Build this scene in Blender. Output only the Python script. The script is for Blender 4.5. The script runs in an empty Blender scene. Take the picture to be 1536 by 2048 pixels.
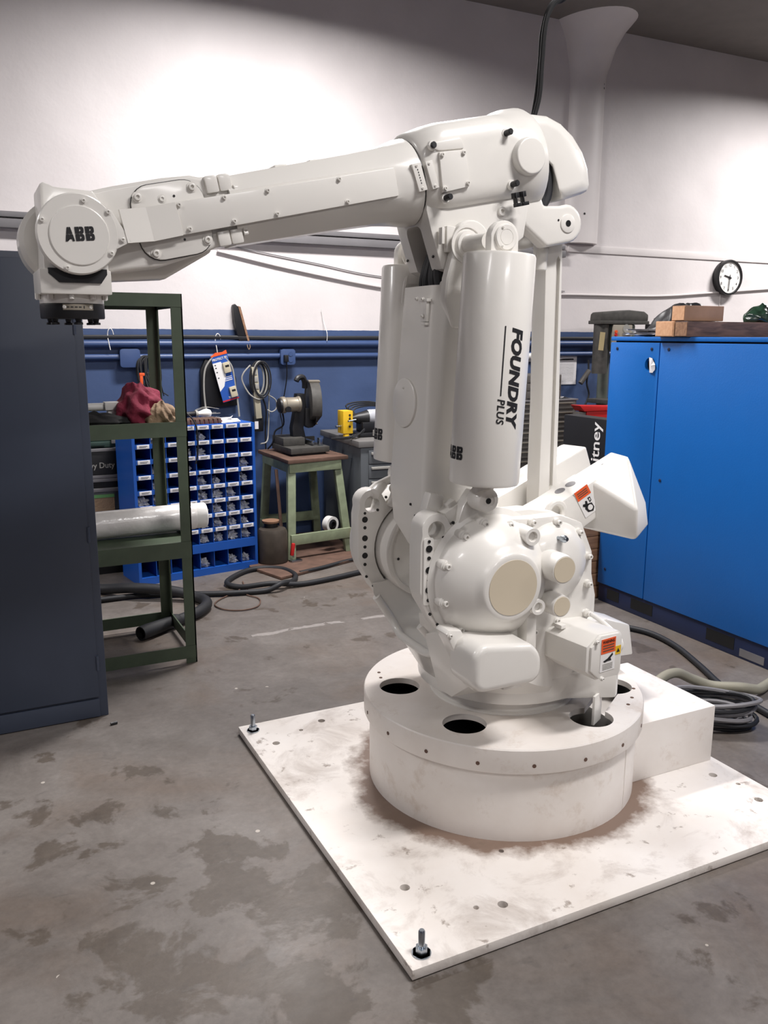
import bpy, bmesh, math, random
from mathutils import Vector, Matrix, Quaternion
random.seed(7)
PI = math.pi
S = bpy.context.scene
COL = S.collection

# ------------------------------------------------------------------ camera
F_PX, YAW, TILT, ROLL = 1694.86, math.radians(26.26), math.radians(11.754), math.radians(0.2345)
fw = Vector((math.sin(YAW)*math.cos(TILT), math.cos(YAW)*math.cos(TILT), -math.sin(TILT)))
rt = Vector((math.cos(YAW), -math.sin(YAW), 0)); up = rt.cross(fw)
rt, up = rt*math.cos(ROLL)+up*math.sin(ROLL), -rt*math.sin(ROLL)+up*math.cos(ROLL)
cd = bpy.data.cameras.new('camera'); cam = bpy.data.objects.new('camera', cd); COL.objects.link(cam)
cam.matrix_world = Matrix((( rt.x, up.x, -fw.x, -1.561), (rt.y, up.y, -fw.y, -2.255), (rt.z, up.z, -fw.z, 1.5), (0, 0, 0, 1)))
cd.sensor_fit = 'VERTICAL'; cd.sensor_height = 36.0; cd.lens = 36.0*F_PX/2048; cd.clip_start = 0.05
S.camera = cam

# ------------------------------------------------------------------ world, lamps, exposure
w = bpy.data.worlds.new('world'); S.world = w; w.use_nodes = True
w.node_tree.nodes['Background'].inputs[0].default_value = (1.0, 0.97, 0.95, 1)
w.node_tree.nodes['Background'].inputs[1].default_value = 0.0
S.view_settings.view_transform = 'Standard'; S.view_settings.look = 'None'
S.view_settings.gamma = 1.0; S.view_settings.use_curve_mapping = False
S.view_settings.exposure = 0.3
LAMPS = [(0.45, 2.2, 3.86, 128), (5.7, 2.2, 3.86, 128), (-5.0, 2.2, 3.86, 100),
         (0.6, -1.8, 3.86, 92), (4.9, -1.8, 3.86, 95), (-4.0, -2.2, 3.86, 35), (-0.5, -5.0, 3.86, 60)]
for (x, y, z, e) in LAMPS:
    ld = bpy.data.lights.new('high_bay_lamp', 'AREA'); ld.shape = 'RECTANGLE'; ld.size = 1.1; ld.size_y = 0.3
    ld.energy = e; ld.color = (1.0, 0.968, 0.962); ld.spread = math.radians(165)
    lo = bpy.data.objects.new('high_bay_lamp', ld); lo.location = (x, y, z); COL.objects.link(lo)

# ------------------------------------------------------------------ helpers
def lin(c):
    return tuple(((v/255)/12.92 if v/255 <= 0.04045 else ((v/255+0.055)/1.055)**2.4) for v in c)
def mat(name, rgb, rough=0.5, metal=0.0, var=0.08, scale=6.0, bump=0.0, bscale=60.0, spec=0.5, coat=0.0, alpha=1.0, trans=0.0):
    """principled paint / plastic / metal with a little noise in colour, gloss and relief"""
    m = bpy.data.materials.new(name); m.use_nodes = True
    nt = m.node_tree; b = nt.nodes['Principled BSDF']
    c = lin(rgb)
    tc = nt.nodes.new('ShaderNodeTexCoord'); nz = nt.nodes.new('ShaderNodeTexNoise')
    nz.inputs['Scale'].default_value = scale; nz.inputs['Detail'].default_value = 5
    nt.links.new(tc.outputs['Object'], nz.inputs['Vector'])
    rp = nt.nodes.new('ShaderNodeValToRGB')
    rp.color_ramp.elements[0].position = 0.3; rp.color_ramp.elements[1].position = 0.7
    rp.color_ramp.elements[0].color = tuple(v*(1-var) for v in c)+(1,)
    rp.color_ramp.elements[1].color = tuple(min(1, v*(1+var)) for v in c)+(1,)
    nt.links.new(nz.outputs['Fac'], rp.inputs['Fac']); nt.links.new(rp.outputs['Color'], b.inputs['Base Color'])
    b.inputs['Roughness'].default_value = rough; b.inputs['Metallic'].default_value = metal
    b.inputs['Specular IOR Level'].default_value = spec; b.inputs['Coat Weight'].default_value = coat
    b.inputs['Coat Roughness'].default_value = 0.1
    b.inputs['Alpha'].default_value = alpha; b.inputs['Transmission Weight'].default_value = trans
    if bump > 0:
        n2 = nt.nodes.new('ShaderNodeTexNoise'); n2.inputs['Scale'].default_value = bscale; n2.inputs['Detail'].default_value = 4
        nt.links.new(tc.outputs['Object'], n2.inputs['Vector'])
        bp = nt.nodes.new('ShaderNodeBump'); bp.inputs['Strength'].default_value = bump; bp.inputs['Distance'].default_value = 0.01
        nt.links.new(n2.outputs['Fac'], bp.inputs['Height']); nt.links.new(bp.outputs['Normal'], b.inputs['Normal'])
    return m

def cr(pts, n=6, closed=False):
    """Catmull-Rom through points"""
    P = [Vector(p) for p in pts]; out = []; N = len(P)
    for i in range(N if closed else N-1):
        if closed: p0, p1, p2, p3 = P[i-1], P[i], P[(i+1) % N], P[(i+2) % N]
        else: p0, p1, p2, p3 = P[max(i-1, 0)], P[i], P[i+1], P[min(i+2, N-1)]
        for k in range(n):
            t = k/n
            out.append(0.5*((2*p1)+(p2-p0)*t+(2*p0-5*p1+4*p2-p3)*t*t+(3*p1-p0-3*p2+p3)*t**3))
    if not closed: out.append(P[-1])
    return out

class MB:
    """collects shapes for ONE mesh object"""
    def __init__(s, M=None): s.bm = bmesh.new(); s.M = M or Matrix.Identity(4)
    def add(s, verts, faces, T=None):
        T = s.M @ T if T is not None else s.M
        vs = [s.bm.verts.new(T @ Vector(v)) for v in verts]
        fs = []
        for f in faces:
            try: fs.append(s.bm.faces.new([vs[i] for i in f]))
            except ValueError: pass
        return vs, fs
    def box(s, x0, x1, y0, y1, z0, z1, T=None):
        v = [(x, y, z) for z in (z0, z1) for y in (y0, y1) for x in (x0, x1)]
        s.add(v, [(0, 2, 3, 1), (4, 5, 7, 6), (0, 1, 5, 4), (2, 6, 7, 3), (0, 4, 6, 2), (1, 3, 7, 5)], T); return s
    def cbox(s, c, d, T=None):
        return s.box(c[0]-d[0]/2, c[0]+d[0]/2, c[1]-d[1]/2, c[1]+d[1]/2, c[2]-d[2]/2, c[2]+d[2]/2, T)
    def prism(s, poly, a0, a1, axis='Y', T=None):
        """polygon in the plane across `axis`, extruded from a0 to a1"""
        def p3(p, a): return {'Y': (p[0], a, p[1]), 'X': (a, p[0], p[1]), 'Z': (p[0], p[1], a)}[axis]
        n = len(poly); v = [p3(p, a0) for p in poly]+[p3(p, a1) for p in poly]
        s.add(v, [tuple(range(n))[::-1], tuple(range(n, 2*n))]+[(i, (i+1) % n, n+(i+1) % n, n+i) for i in range(n)], T); return s
    def loft(s, rings, cap=True, closed=True, T=None):
        n = len(rings[0]); v = [p for r in rings for p in r]; f = []
        for k in range(len(rings)-1):
            for i in range(n if closed else n-1):
                j = (i+1) % n; f.append((k*n+i, k*n+j, (k+1)*n+j, (k+1)*n+i))
        if cap: f += [tuple(range(n))[::-1], tuple(range((len(rings)-1)*n, len(rings)*n))]
        s.add(v, f, T); return s
    def lathe(s, prof, o, d, seg=32, cap=True, a0=0.0, a1=2*PI):
        """profile [(radius, height along d)] turned about the axis d through o"""
        d = Vector(d).normalized(); q = d.to_track_quat('Z', 'X'); o = Vector(o); full = abs(a1-a0) > 6.28
        rings = []
        for r, h in prof:
            rings.append([tuple(o+q @ Vector((r*math.cos(a0+(a1-a0)*i/seg), r*math.sin(a0+(a1-a0)*i/seg), h))) for i in range(seg if full else seg+1)])
        return s.loft(rings, cap)
    def cyl(s, p0, p1, r, r1=None, seg=20):
        p0, p1 = Vector(p0), Vector(p1); return s.lathe([(r, 0), (r1 if r1 else r, (p1-p0).length)], p0, p1-p0, seg)
    def tube(s, pts, r, seg=8, closed=False):
        P = [Vector(p) for p in pts]; rings = []; N = len(P)
        up0 = Vector((0.13, 0.31, 0.94)).normalized()
        for i in range(N):
            t = (P[(i+1) % N]-P[i-1]) if closed else (P[min(i+1, N-1)]-P[max(i-1, 0)])
            if t.length < 1e-9: t = Vector((0, 0, 1))
            t.normalize(); a = up0-t*up0.dot(t)
            if a.length < 1e-3: a = t.orthogonal()
            a.normalize(); up0 = a; b = t.cross(a); rr = r(i/(N-1)) if callable(r) else r
            rings.append([tuple(P[i]+(a*math.cos(2*PI*k/seg)+b*math.sin(2*PI*k/seg))*rr) for k in range(seg)])
        if closed: rings.append(rings[0])
        return s.loft(rings, not closed)
    def hull(s, pts):
        b = bmesh.new()
        for p in pts: b.verts.new(s.M @ Vector(p))
        r = bmesh.ops.convex_hull(b, input=b.verts)
        bmesh.ops.delete(b, geom=list({e for e in r['geom_interior']+r['geom_unused'] if isinstance(e, bmesh.types.BMVert)}), context='VERTS')
        bmesh.ops.dissolve_limit(b, angle_limit=math.radians(2), verts=b.verts, edges=b.edges)
        me = bpy.data.meshes.new('t'); b.to_mesh(me); b.free(); s.bm.from_mesh(me); bpy.data.meshes.remove(me); return s
    def bisect(s, co, no):
        g = s.bm.verts[:]+s.bm.edges[:]+s.bm.faces[:]
        r = bmesh.ops.bisect_plane(s.bm, geom=g, plane_co=co, plane_no=no, clear_outer=True)
        e = [x for x in r['geom_cut'] if isinstance(x, bmesh.types.BMEdge)]
        try: bmesh.ops.edgeloop_fill(s.bm, edges=e)
        except Exception: pass
        return s

WM = {}   # world matrices of things and parts
def base_mesh(name, mb, m, bevel=0.0, seg=2, smooth=32, weld=True):
    bm = mb.bm
    if weld: bmesh.ops.remove_doubles(bm, verts=bm.verts, dist=1e-5)
    bmesh.ops.recalc_face_normals(bm, faces=bm.faces)
    if bevel > 0:
        es = [e for e in bm.edges if len(e.link_faces) == 2 and e.calc_face_angle(0) > math.radians(28)]
        if es: bmesh.ops.bevel(bm, geom=es, offset=bevel, segments=seg, affect='EDGES', profile=0.6, clamp_overlap=True)
    me = bpy.data.meshes.new(name); bm.to_mesh(me); bm.free()
    for p in me.polygons: p.use_smooth = True
    if len(me.edges): me.set_sharp_from_angle(angle=math.radians(smooth))
    for x in (m if isinstance(m, (list, tuple)) else [m]): me.materials.append(x)
    return me
def props(o, label=None, cat=None, group=None, kind=None):
    if label: o['label'] = label
    if cat: o['category'] = cat
    if group: o['group'] = group
    if kind: o['kind'] = kind
    return o
def link(name, me, parent=None, **k):
    """re-centre the mesh on its own box and link it, keeping world position"""
    xs = [v.co for v in me.vertices]
    lo = Vector([min(v[i] for v in xs) for i in range(3)]); hi = Vector([max(v[i] for v in xs) for i in range(3)])
    c = (lo+hi)/2
    if parent is None: c.z = lo.z
    me.transform(Matrix.Translation(-c))
    o = bpy.data.objects.new(name, me); COL.objects.link(o); o.location = c
    WM[o] = Matrix.Translation(c)
    if parent is not None:
        o.parent = parent; o.matrix_parent_inverse = WM[parent].inverted()
    return props(o, **k)
def part(name, mb, m, parent=None, bevel=0.0, seg=2, smooth=32, label=None, cat=None, group=None, kind=None, weld=True):
    return link(name, base_mesh(name, mb, m, bevel, seg, smooth, weld), parent, label=label, cat=cat, group=group, kind=kind)
def thing(name, label, cat, loc, group=None, rz=0.0):
    o = bpy.data.objects.new(name, None); COL.objects.link(o); o.empty_display_size = 0.05
    o.location = loc; o.rotation_euler = (0, 0, rz); WM[o] = Matrix.Translation(loc) @ Matrix.Rotation(rz, 4, 'Z')
    return props(o, label, cat, group)
def struct(name, mb, m, bevel=0.0, label=None, parent=None):
    return part(name, mb, m, parent, bevel, label=label, kind='structure' if parent is None else None)
def inst(o, name, loc, parent, q=None):
    """a copy of a small part sharing its mesh, placed in world space"""
    c = bpy.data.objects.new(name, o if isinstance(o, bpy.types.Mesh) else o.data); COL.objects.link(c)
    c.location = loc
    if q is not None: c.rotation_mode = 'QUATERNION'; c.rotation_quaternion = q
    WM[c] = Matrix.LocRotScale(Vector(loc), q, None)
    if parent is not None: c.parent = parent; c.matrix_parent_inverse = WM[parent].inverted()
    return c
def boolean(o, cutters):
    """cut real holes"""
    for cmb in cutters:
        bmesh.ops.recalc_face_normals(cmb.bm, faces=cmb.bm.faces)
        me = bpy.data.meshes.new('cut'); cmb.bm.to_mesh(me); cmb.bm.free()
        c = bpy.data.objects.new('cut', me); COL.objects.link(c)
        md = o.modifiers.new('b', 'BOOLEAN'); md.operation = 'DIFFERENCE'; md.object = c; md.solver = 'EXACT'
        bpy.context.view_layer.update()
        dg = bpy.context.evaluated_depsgraph_get()
        nm = bpy.data.meshes.new_from_object(o.evaluated_get(dg)); o.modifiers.clear()
        old = o.data; nm.name = o.name; o.data = nm; bpy.data.meshes.remove(old)
        bpy.data.objects.remove(c); bpy.data.meshes.remove(me)
    for p in o.data.polygons: p.use_smooth = True
    o.data.set_sharp_from_angle(angle=math.radians(32))
    return o
def text_mesh(body, size, extrude=0.0004, shear=0.0, bold=0.0, spacing=1.0):
    """flat lettering as a bmesh in the XY plane, left-bottom origin"""
    c = bpy.data.curves.new('t', 'FONT'); c.body = body; c.size = size; c.shear = shear; c.offset = bold*size
    c.space_character = spacing; c.extrude = extrude; c.resolution_u = 3
    o = bpy.data.objects.new('t', c); COL.objects.link(o); bpy.context.view_layer.update()
    me = bpy.data.meshes.new_from_object(o.evaluated_get(bpy.context.evaluated_depsgraph_get()))
    bpy.data.objects.remove(o); bpy.data.curves.remove(c)
    bm = bmesh.new(); bm.from_mesh(me); bpy.data.meshes.remove(me)
    x0 = min(v.co.x for v in bm.verts); y0 = min(v.co.y for v in bm.verts)
    for v in bm.verts: v.co.x -= x0; v.co.y -= y0
    return bm
def frame(o, x, y):
    """matrix whose local X, Y run along the given world directions"""
    x = Vector(x).normalized(); y = Vector(y); y = (y-x*y.dot(x)).normalized(); z = x.cross(y); o = Vector(o)
    return Matrix(((x.x, y.x, z.x, o.x), (x.y, y.y, z.y, o.y), (x.z, y.z, z.z, o.z), (0, 0, 0, 1)))
def text_part(name, body, size, M, m, parent, width=None, **k):
    lab = k.pop('label', None)
    bm = text_mesh(body, size, **k)
    if width:
        s = width/max(v.co.x for v in bm.verts)
        for v in bm.verts: v.co.x *= s
    bm.transform(M); mb = MB(); mb.bm.free(); mb.bm = bm
    return part(name, mb, m, parent, label=lab)
def arc(cx, cy, r, a0, a1, n):
    return [(cx+r*math.cos(math.radians(a0+(a1-a0)*i/n)), cy+r*math.sin(math.radians(a0+(a1-a0)*i/n))) for i in range(n+1)]
def rrect(x0, x1, y0, y1, r, n=4):
    return arc(x1-r, y1-r, r, 0, 90, n)+arc(x0+r, y1-r, r, 90, 180, n)+arc(x0+r, y0+r, r, 180, 270, n)+arc(x1-r, y0+r, r, 270, 360, n)
# ------------------------------------------------------------------ materials
M_ROBOT = mat('robot_paint', (229, 226, 220), 0.3, var=0.02, scale=3, bump=0.04, bscale=25, coat=0.25)
M_ROBOT2 = mat('robot_cover_paint', (206, 194, 172), 0.45, var=0.02)
M_BLACK = mat('black_plastic', (20, 20, 23), 0.45)
M_RUBBER = mat('black_rubber', (26, 27, 31), 0.6)
M_INK = mat('black_print', (22, 22, 26), 0.6)
M_WHITE = mat('white_print', (232, 230, 228), 0.6, var=0.02)
M_STEEL = mat('zinc_steel', (170, 178, 186), 0.25, metal=1.0, var=0.1)
M_DSTEEL = mat('dark_steel', (60, 60, 60), 0.4, metal=0.8)
M_ORANGE = mat('orange_print', (232, 92, 42), 0.5, var=0.03)
M_YELLOW = mat('yellow_plastic', (226, 182, 34), 0.5)
M_NAVY = mat('navy_plinth_paint', (28, 40, 74), 0.5)
M_CBLUE = mat('compressor_blue_paint', (15, 99, 180), 0.38, var=0.02, bump=0.05, bscale=120)
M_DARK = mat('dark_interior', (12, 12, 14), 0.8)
M_LOCKER = mat('locker_paint', (54, 61, 76), 0.42, var=0.04)
M_GREEN = mat('olive_green_paint', (72, 84, 66), 0.5, var=0.1, scale=14)
M_SAGE = mat('sage_green_paint', (136, 146, 118), 0.6, var=0.16, scale=18)
M_BIN = mat('bin_blue_paint', (26, 84, 172), 0.4, var=0.05)
M_CHEST = mat('chest_grey_paint', (84, 88, 92), 0.5, var=0.06)
M_CHESTB = mat('chest_brown_grey_paint', (92, 88, 84), 0.5, var=0.1)
M_CASTG = mat('dirty_cast_grey', (66, 64, 60), 0.65, var=0.25, scale=25)
M_ALU = mat('cast_aluminium', (150, 142, 128), 0.45, metal=0.5, var=0.12)
M_RUST = mat('rusty_brown', (96, 72, 60), 0.8, var=0.25, scale=12)
M_RED = mat('red_plastic', (196, 34, 34), 0.45)
M_WHITEPL = mat('white_plastic', (228, 226, 222), 0.4, var=0.02)
M_PAPER = mat('paper', (226, 224, 226), 0.8, var=0.02)
M_GREYCORD = mat('grey_cord', (158, 156, 150), 0.5)
M_BAG = mat('clear_poly_bag', (232, 235, 240), 0.16, var=0.3, scale=60, alpha=0.7, spec=1.0)
M_GRNDK = mat('dark_green_paint', (44, 64, 58), 0.5, var=0.1)
M_TAN = mat('tan_cloth', (148, 124, 100), 0.9, var=0.12, bump=0.4, bscale=90)
M_MAROON = mat('maroon_cloth', (128, 34, 58), 0.85, var=0.12, bump=0.4, bscale=90)
M_WALLBLUE = mat('blue_conduit_paint', (60, 80, 122), 0.4, var=0.05)
M_CONDW = mat('white_conduit_paint', (222, 216, 214), 0.5, var=0.03)
M_GREYRAIL = mat('grey_rail', (118, 116, 118), 0.5)

def nodes_mat(name):
    m = bpy.data.materials.new(name); m.use_nodes = True
    return m, m.node_tree, m.node_tree.nodes['Principled BSDF']
def N(nt, typ, **inp):
    n = nt.nodes.new(typ)
    for k, v in inp.items(): n.inputs[k.replace('_', ' ')].default_value = v
    return n
def ramp(nt, src, stops):
    r = nt.nodes.new('ShaderNodeValToRGB'); e = r.color_ramp.elements
    while len(e) < len(stops): e.new(0.5)
    for el, (p, c) in zip(e, stops): el.position = p; el.color = tuple(c)+((1,) if len(c) == 3 else ())
    nt.links.new(src, r.inputs['Fac']); return r.outputs['Color']
def mixc(nt, fac, a, b, mode='MIX'):
    m = nt.nodes.new('ShaderNodeMix'); m.data_type = 'RGBA'; m.blend_type = mode
    for sock, v in ((m.inputs['Factor'], fac), (m.inputs['A'] if False else m.inputs[6], a), (m.inputs[7], b)):
        if hasattr(v, 'links'): nt.links.new(v, sock)
        else: sock.default_value = v if isinstance(v, (int, float)) else tuple(v)+(1,)
    return m.outputs[2]
def math_n(nt, op, a, b=None):
    m = nt.nodes.new('ShaderNodeMath'); m.operation = op
    for i, v in enumerate((a, b)):
        if v is None: continue
        if hasattr(v, 'links'): nt.links.new(v, m.inputs[i])
        else: m.inputs[i].default_value = v
    return m.outputs[0]

# wall: white above, blue wainscot below a painted line
def wall_mat():
    m, nt, b = nodes_mat('painted_wall')
    g = N(nt, 'ShaderNodeNewGeometry'); sx = N(nt, 'ShaderNodeSeparateXYZ'); nt.links.new(g.outputs['Position'], sx.inputs[0])
    nz = N(nt, 'ShaderNodeTexNoise', Scale=2.5, Detail=6.0); nt.links.new(g.outputs['Position'], nz.inputs['Vector'])
    n2 = N(nt, 'ShaderNodeTexNoise', Scale=14.0, Detail=3.0); nt.links.new(g.outputs['Position'], n2.inputs['Vector'])
    z = math_n(nt, 'ADD', sx.outputs['Z'], math_n(nt, 'MULTIPLY', math_n(nt, 'SUBTRACT', n2.outputs['Fac'], 0.5), 0.008))
    isw = math_n(nt, 'GREATER_THAN', z, 1.538)
    white = ramp(nt, nz.outputs['Fac'], [(0.3, lin((213, 207, 206))), (0.7, lin((224, 218, 217)))])
    blue = ramp(nt, nz.outputs['Fac'], [(0.3, lin((58, 76, 112))), (0.7, lin((66, 86, 126)))])
    nt.links.new(mixc(nt, isw, blue, white), b.inputs['Base Color'])
    b.inputs['Roughness'].default_value = 0.55
    n3 = N(nt, 'ShaderNodeTexNoise', Scale=30.0, Detail=4.0); nt.links.new(g.outputs['Position'], n3.inputs['Vector'])
    bp = N(nt, 'ShaderNodeBump', Strength=0.06, Distance=0.02); nt.links.new(n3.outputs['Fac'], bp.inputs['Height'])
    nt.links.new(bp.outputs['Normal'], b.inputs['Normal']); return m
M_WALL = wall_mat()

def floor_mat():
    m, nt, b = nodes_mat('stained_concrete')
    g = N(nt, 'ShaderNodeNewGeometry'); P = g.outputs['Position']
    def noise(sc, det=6.0, ro=0.55, dist=0.0, off=(0, 0, 0), sq=(1, 1, 1)):
        mp = N(nt, 'ShaderNodeMapping'); mp.inputs['Location'].default_value = off; mp.inputs['Scale'].default_value = sq
        nt.links.new(P, mp.inputs['Vector'])
        n = N(nt, 'ShaderNodeTexNoise', Scale=sc, Detail=det, Roughness=ro, Distortion=dist)
        nt.links.new(mp.outputs[0], n.inputs['Vector']); return n.outputs['Fac']
    base = ramp(nt, noise(1.1, 8, 0.62, 0.4), [(0.25, lin((91, 85, 80))), (0.5, lin((108, 102, 97))), (0.75, lin((125, 120, 115)))])
    brown = ramp(nt, noise(1.6, 7, 0.6, 0.6, (3, 1, 0)), [(0.5, (0, 0, 0)), (0.66, (1, 1, 1))])
    c = mixc(nt, math_n(nt, 'MULTIPLY', brown, 0.75), base, lin((104, 92, 82)))
    # damp / oil patches with crisp edges in the near left of the bay
    sx = N(nt, 'ShaderNodeSeparateXYZ'); nt.links.new(P, sx.inputs[0])
    def falloff(cx, cy, rx, ry):
        dx = math_n(nt, 'DIVIDE', math_n(nt, 'SUBTRACT', sx.outputs['X'], cx), rx); dy = math_n(nt, 'DIVIDE', math_n(nt, 'SUBTRACT', sx.outputs['Y'], cy), ry)
        d = math_n(nt, 'ADD', math_n(nt, 'MULTIPLY', dx, dx), math_n(nt, 'MULTIPLY', dy, dy))
        return math_n(nt, 'SUBTRACT', 1.0, math_n(nt, 'MINIMUM', d, 1.0))
    reg = math_n(nt, 'MAXIMUM', falloff(-1.05, -0.45, 0.62, 0.62), math_n(nt, 'MULTIPLY', falloff(-1.3, 0.35, 0.5, 0.35), 0.55))
    st = math_n(nt, 'ADD', noise(4.5, 6, 0.6, 0.3, (1.3, 0.7, 0)), math_n(nt, 'MULTIPLY', reg, 0.17))
    stain = ramp(nt, st, [(0.60, (0, 0, 0)), (0.64, (1, 1, 1))])
    c = mixc(nt, math_n(nt, 'MULTIPLY', stain, 0.8), c, lin((78, 69, 60)))
    # dark scuffs
    scuff = ramp(nt, noise(13.0, 6, 0.62, 0.4, (5, 2, 0), (1, 1.6, 1)), [(0.60, (0, 0, 0)), (0.76, (1, 1, 1))])
    mott = ramp(nt, noise(5.0, 9, 0.68, 0.8, (8, 3, 0)), [(0.32, (0.82, 0.80, 0.79)), (0.68, (1.14, 1.14, 1.15))])
    c = mixc(nt, 1.0, c, mott, 'MULTIPLY')
    c = mixc(nt, math_n(nt, 'MULTIPLY', scuff, 0.4), c, lin((66, 62, 60)))
    # pale chalky specks and a scraped line
    vor = N(nt, 'ShaderNodeTexVoronoi', Scale=7.0); nt.links.new(P, vor.inputs['Vector'])
    sp = math_n(nt, 'LESS_THAN', vor.outputs['Distance'], 0.05)
    pick = math_n(nt, 'GREATER_THAN', noise(2.2, 2, 0.5, 0, (9, 4, 0)), 0.5)
    c = mixc(nt, math_n(nt, 'MULTIPLY', math_n(nt, 'MULTIPLY', sp, pick), 0.7), c, lin((196, 188, 178)))
    wob = math_n(nt, 'MULTIPLY', math_n(nt, 'SUBTRACT', noise(3.0, 5), 0.5), 0.14)
    ln = math_n(nt, 'ABSOLUTE', math_n(nt, 'SUBTRACT', math_n(nt, 'ADD', sx.outputs['Y'], wob), 1.72))
    lm = math_n(nt, 'MULTIPLY', math_n(nt, 'LESS_THAN', ln, 0.016), math_n(nt, 'GREATER_THAN', noise(5, 4, 0.6, 0, (2, 8, 0)), 0.47))
    xr = math_n(nt, 'MULTIPLY', math_n(nt, 'GREATER_THAN', sx.outputs['X'], -0.35), math_n(nt, 'LESS_THAN', sx.outputs['X'], 0.6))
    c = mixc(nt, math_n(nt, 'MULTIPLY', math_n(nt, 'MULTIPLY', lm, xr), 0.5), c, lin((176, 170, 166)))
    fine = ramp(nt, noise(45, 5, 0.7), [(0.3, (0.86, 0.86, 0.86)), (0.7, (1.08, 1.08, 1.08))])
    c = mixc(nt, 1.0, c, fine, 'MULTIPLY')
    nt.links.new(c, b.inputs['Base Color'])
    ro = ramp(nt, noise(1.7, 6, 0.6, 0.3, (4, 4, 0)), [(0.3, (0.34, 0.34, 0.34)), (0.7, (0.62, 0.62, 0.62))])
    nt.links.new(ro, b.inputs['Roughness'])
    bp = N(nt, 'ShaderNodeBump', Strength=0.12, Distance=0.01); nt.links.new(noise(20, 6), bp.inputs['Height'])
    nt.links.new(bp.outputs['Normal'], b.inputs['Normal']); return m
M_FLOOR = floor_mat()

def plate_mat(name, ring=False, edge=False):
    """white enamel with rust and boot dirt; `ring` adds the rust tide mark round the drum foot"""
    m, nt, b = nodes_mat(name)
    g = N(nt, 'ShaderNodeNewGeometry'); P = g.outputs['Position']
    def noise(sc, det=6.0, ro=0.6, dist=0.0, off=(0, 0, 0)):
        mp = N(nt, 'ShaderNodeMapping'); mp.inputs['Location'].default_value = off; nt.links.new(P, mp.inputs['Vector'])
        n = N(nt, 'ShaderNodeTexNoise', Scale=sc, Detail=det, Roughness=ro, Distortion=dist); nt.links.new(mp.outputs[0], n.inputs['Vector']); return n.outputs['Fac']
    c = ramp(nt, noise(3.0), [(0.3, lin((222, 214, 206))), (0.7, lin((236, 231, 226)))])
    if ring:
        sx = N(nt, 'ShaderNodeSeparateXYZ'); nt.links.new(P, sx.inputs[0])
        r = math_n(nt, 'SQRT', math_n(nt, 'ADD', math_n(nt, 'POWER', sx.outputs['X'], 2.0), math_n(nt, 'POWER', sx.outputs['Y'], 2.0)))
        d = math_n(nt, 'SUBTRACT', r, 0.449)
        tide = math_n(nt, 'SUBTRACT', 1.0, math_n(nt, 'MINIMUM', math_n(nt, 'DIVIDE', d, 0.15), 1.0))
        tide = math_n(nt, 'MULTIPLY', tide, math_n(nt, 'ADD', 0.45, math_n(nt, 'MULTIPLY', noise(3.2, 3, 0.5, 0, (4, 9, 0)), 1.1)))
        t = math_n(nt, 'ADD', math_n(nt, 'MULTIPLY', tide, 0.62), math_n(nt, 'MULTIPLY', noise(9, 7, 0.65), 0.75))
        c = mixc(nt, ramp(nt, t, [(0.62, (0, 0, 0)), (0.86, (0.9, 0.9, 0.9))]), c, lin((100, 72, 52)))
        c = mixc(nt, ramp(nt, noise(5, 8, 0.7, 0.5, (2, 5, 0)), [(0.50, (0, 0, 0)), (0.72, (0.6, 0.6, 0.6))]), c, lin((140, 122, 108)))
        c = mixc(nt, ramp(nt, noise(16, 6, 0.65, 0.2, (7, 1, 0)), [(0.62, (0, 0, 0)), (0.70, (0.7, 0.7, 0.7))]), c, lin((116, 98, 84)))
    else:
        c = mixc(nt, ramp(nt, noise(8, 7, 0.7, 0.3, (1, 2, 3)), [(0.56, (0, 0, 0)), (0.76, (0.5, 0.5, 0.5))]), c, lin((170, 142, 114)))
    nt.links.new(c, b.inputs['Base Color']); b.inputs['Roughness'].default_value = 0.42
    return m
M_PLATE = plate_mat('rusty_white_plate', True)
M_DRUM = plate_mat('white_drum_paint')

def wood_mat(name, a, c2):
    m, nt, b = nodes_mat(name)
    tc = N(nt, 'ShaderNodeTexCoord'); mp = N(nt, 'ShaderNodeMapping'); mp.inputs['Scale'].default_value = (3, 22, 22)
    nt.links.new(tc.outputs['Object'], mp.inputs['Vector'])
    n = N(nt, 'ShaderNodeTexNoise', Scale=2.0, Detail=6.0, Distortion=1.2); nt.links.new(mp.outputs[0], n.inputs['Vector'])
    nt.links.new(ramp(nt, n.outputs['Fac'], [(0.3, lin(a)), (0.7, lin(c2))]), b.inputs['Base Color']); b.inputs['Roughness'].default_value = 0.75
    return m
M_PINE = wood_mat('pale_pine', (196, 148, 112), (212, 168, 132))
M_DKWOOD = wood_mat('dark_weathered_timber', (70, 52, 48), (116, 88, 76))
M_BROWNWOOD = wood_mat('brown_scrap_wood', (120, 88, 68), (156, 120, 92))

# ------------------------------------------------------------------ room shell
struct('floor', MB().box(-7, 10, -7.5, 3.75, -0.1, 0), M_FLOOR, label='stained grey concrete workshop floor')
struct('wall_back', MB().box(-7, 10, 3.75, 3.95, -0.1, 4.1), M_WALL, label='white painted wall with blue wainscot')
struct('wall_left', MB().box(-7.2, -7, -7.5, 3.95, -0.1, 4.1), M_WALL)
struct('wall_right', MB().box(10, 10.2, -7.5, 3.95, -0.1, 4.1), M_WALL)
struct('wall_front', MB().box(-7.2, 10.2, -7.7, -7.5, -0.1, 4.1), M_WALL)
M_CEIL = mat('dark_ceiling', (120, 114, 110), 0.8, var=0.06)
struct('ceiling', MB().box(-7.2, 10.2, -7.7, 3.95, 3.96, 4.1), M_CEIL)
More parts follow.
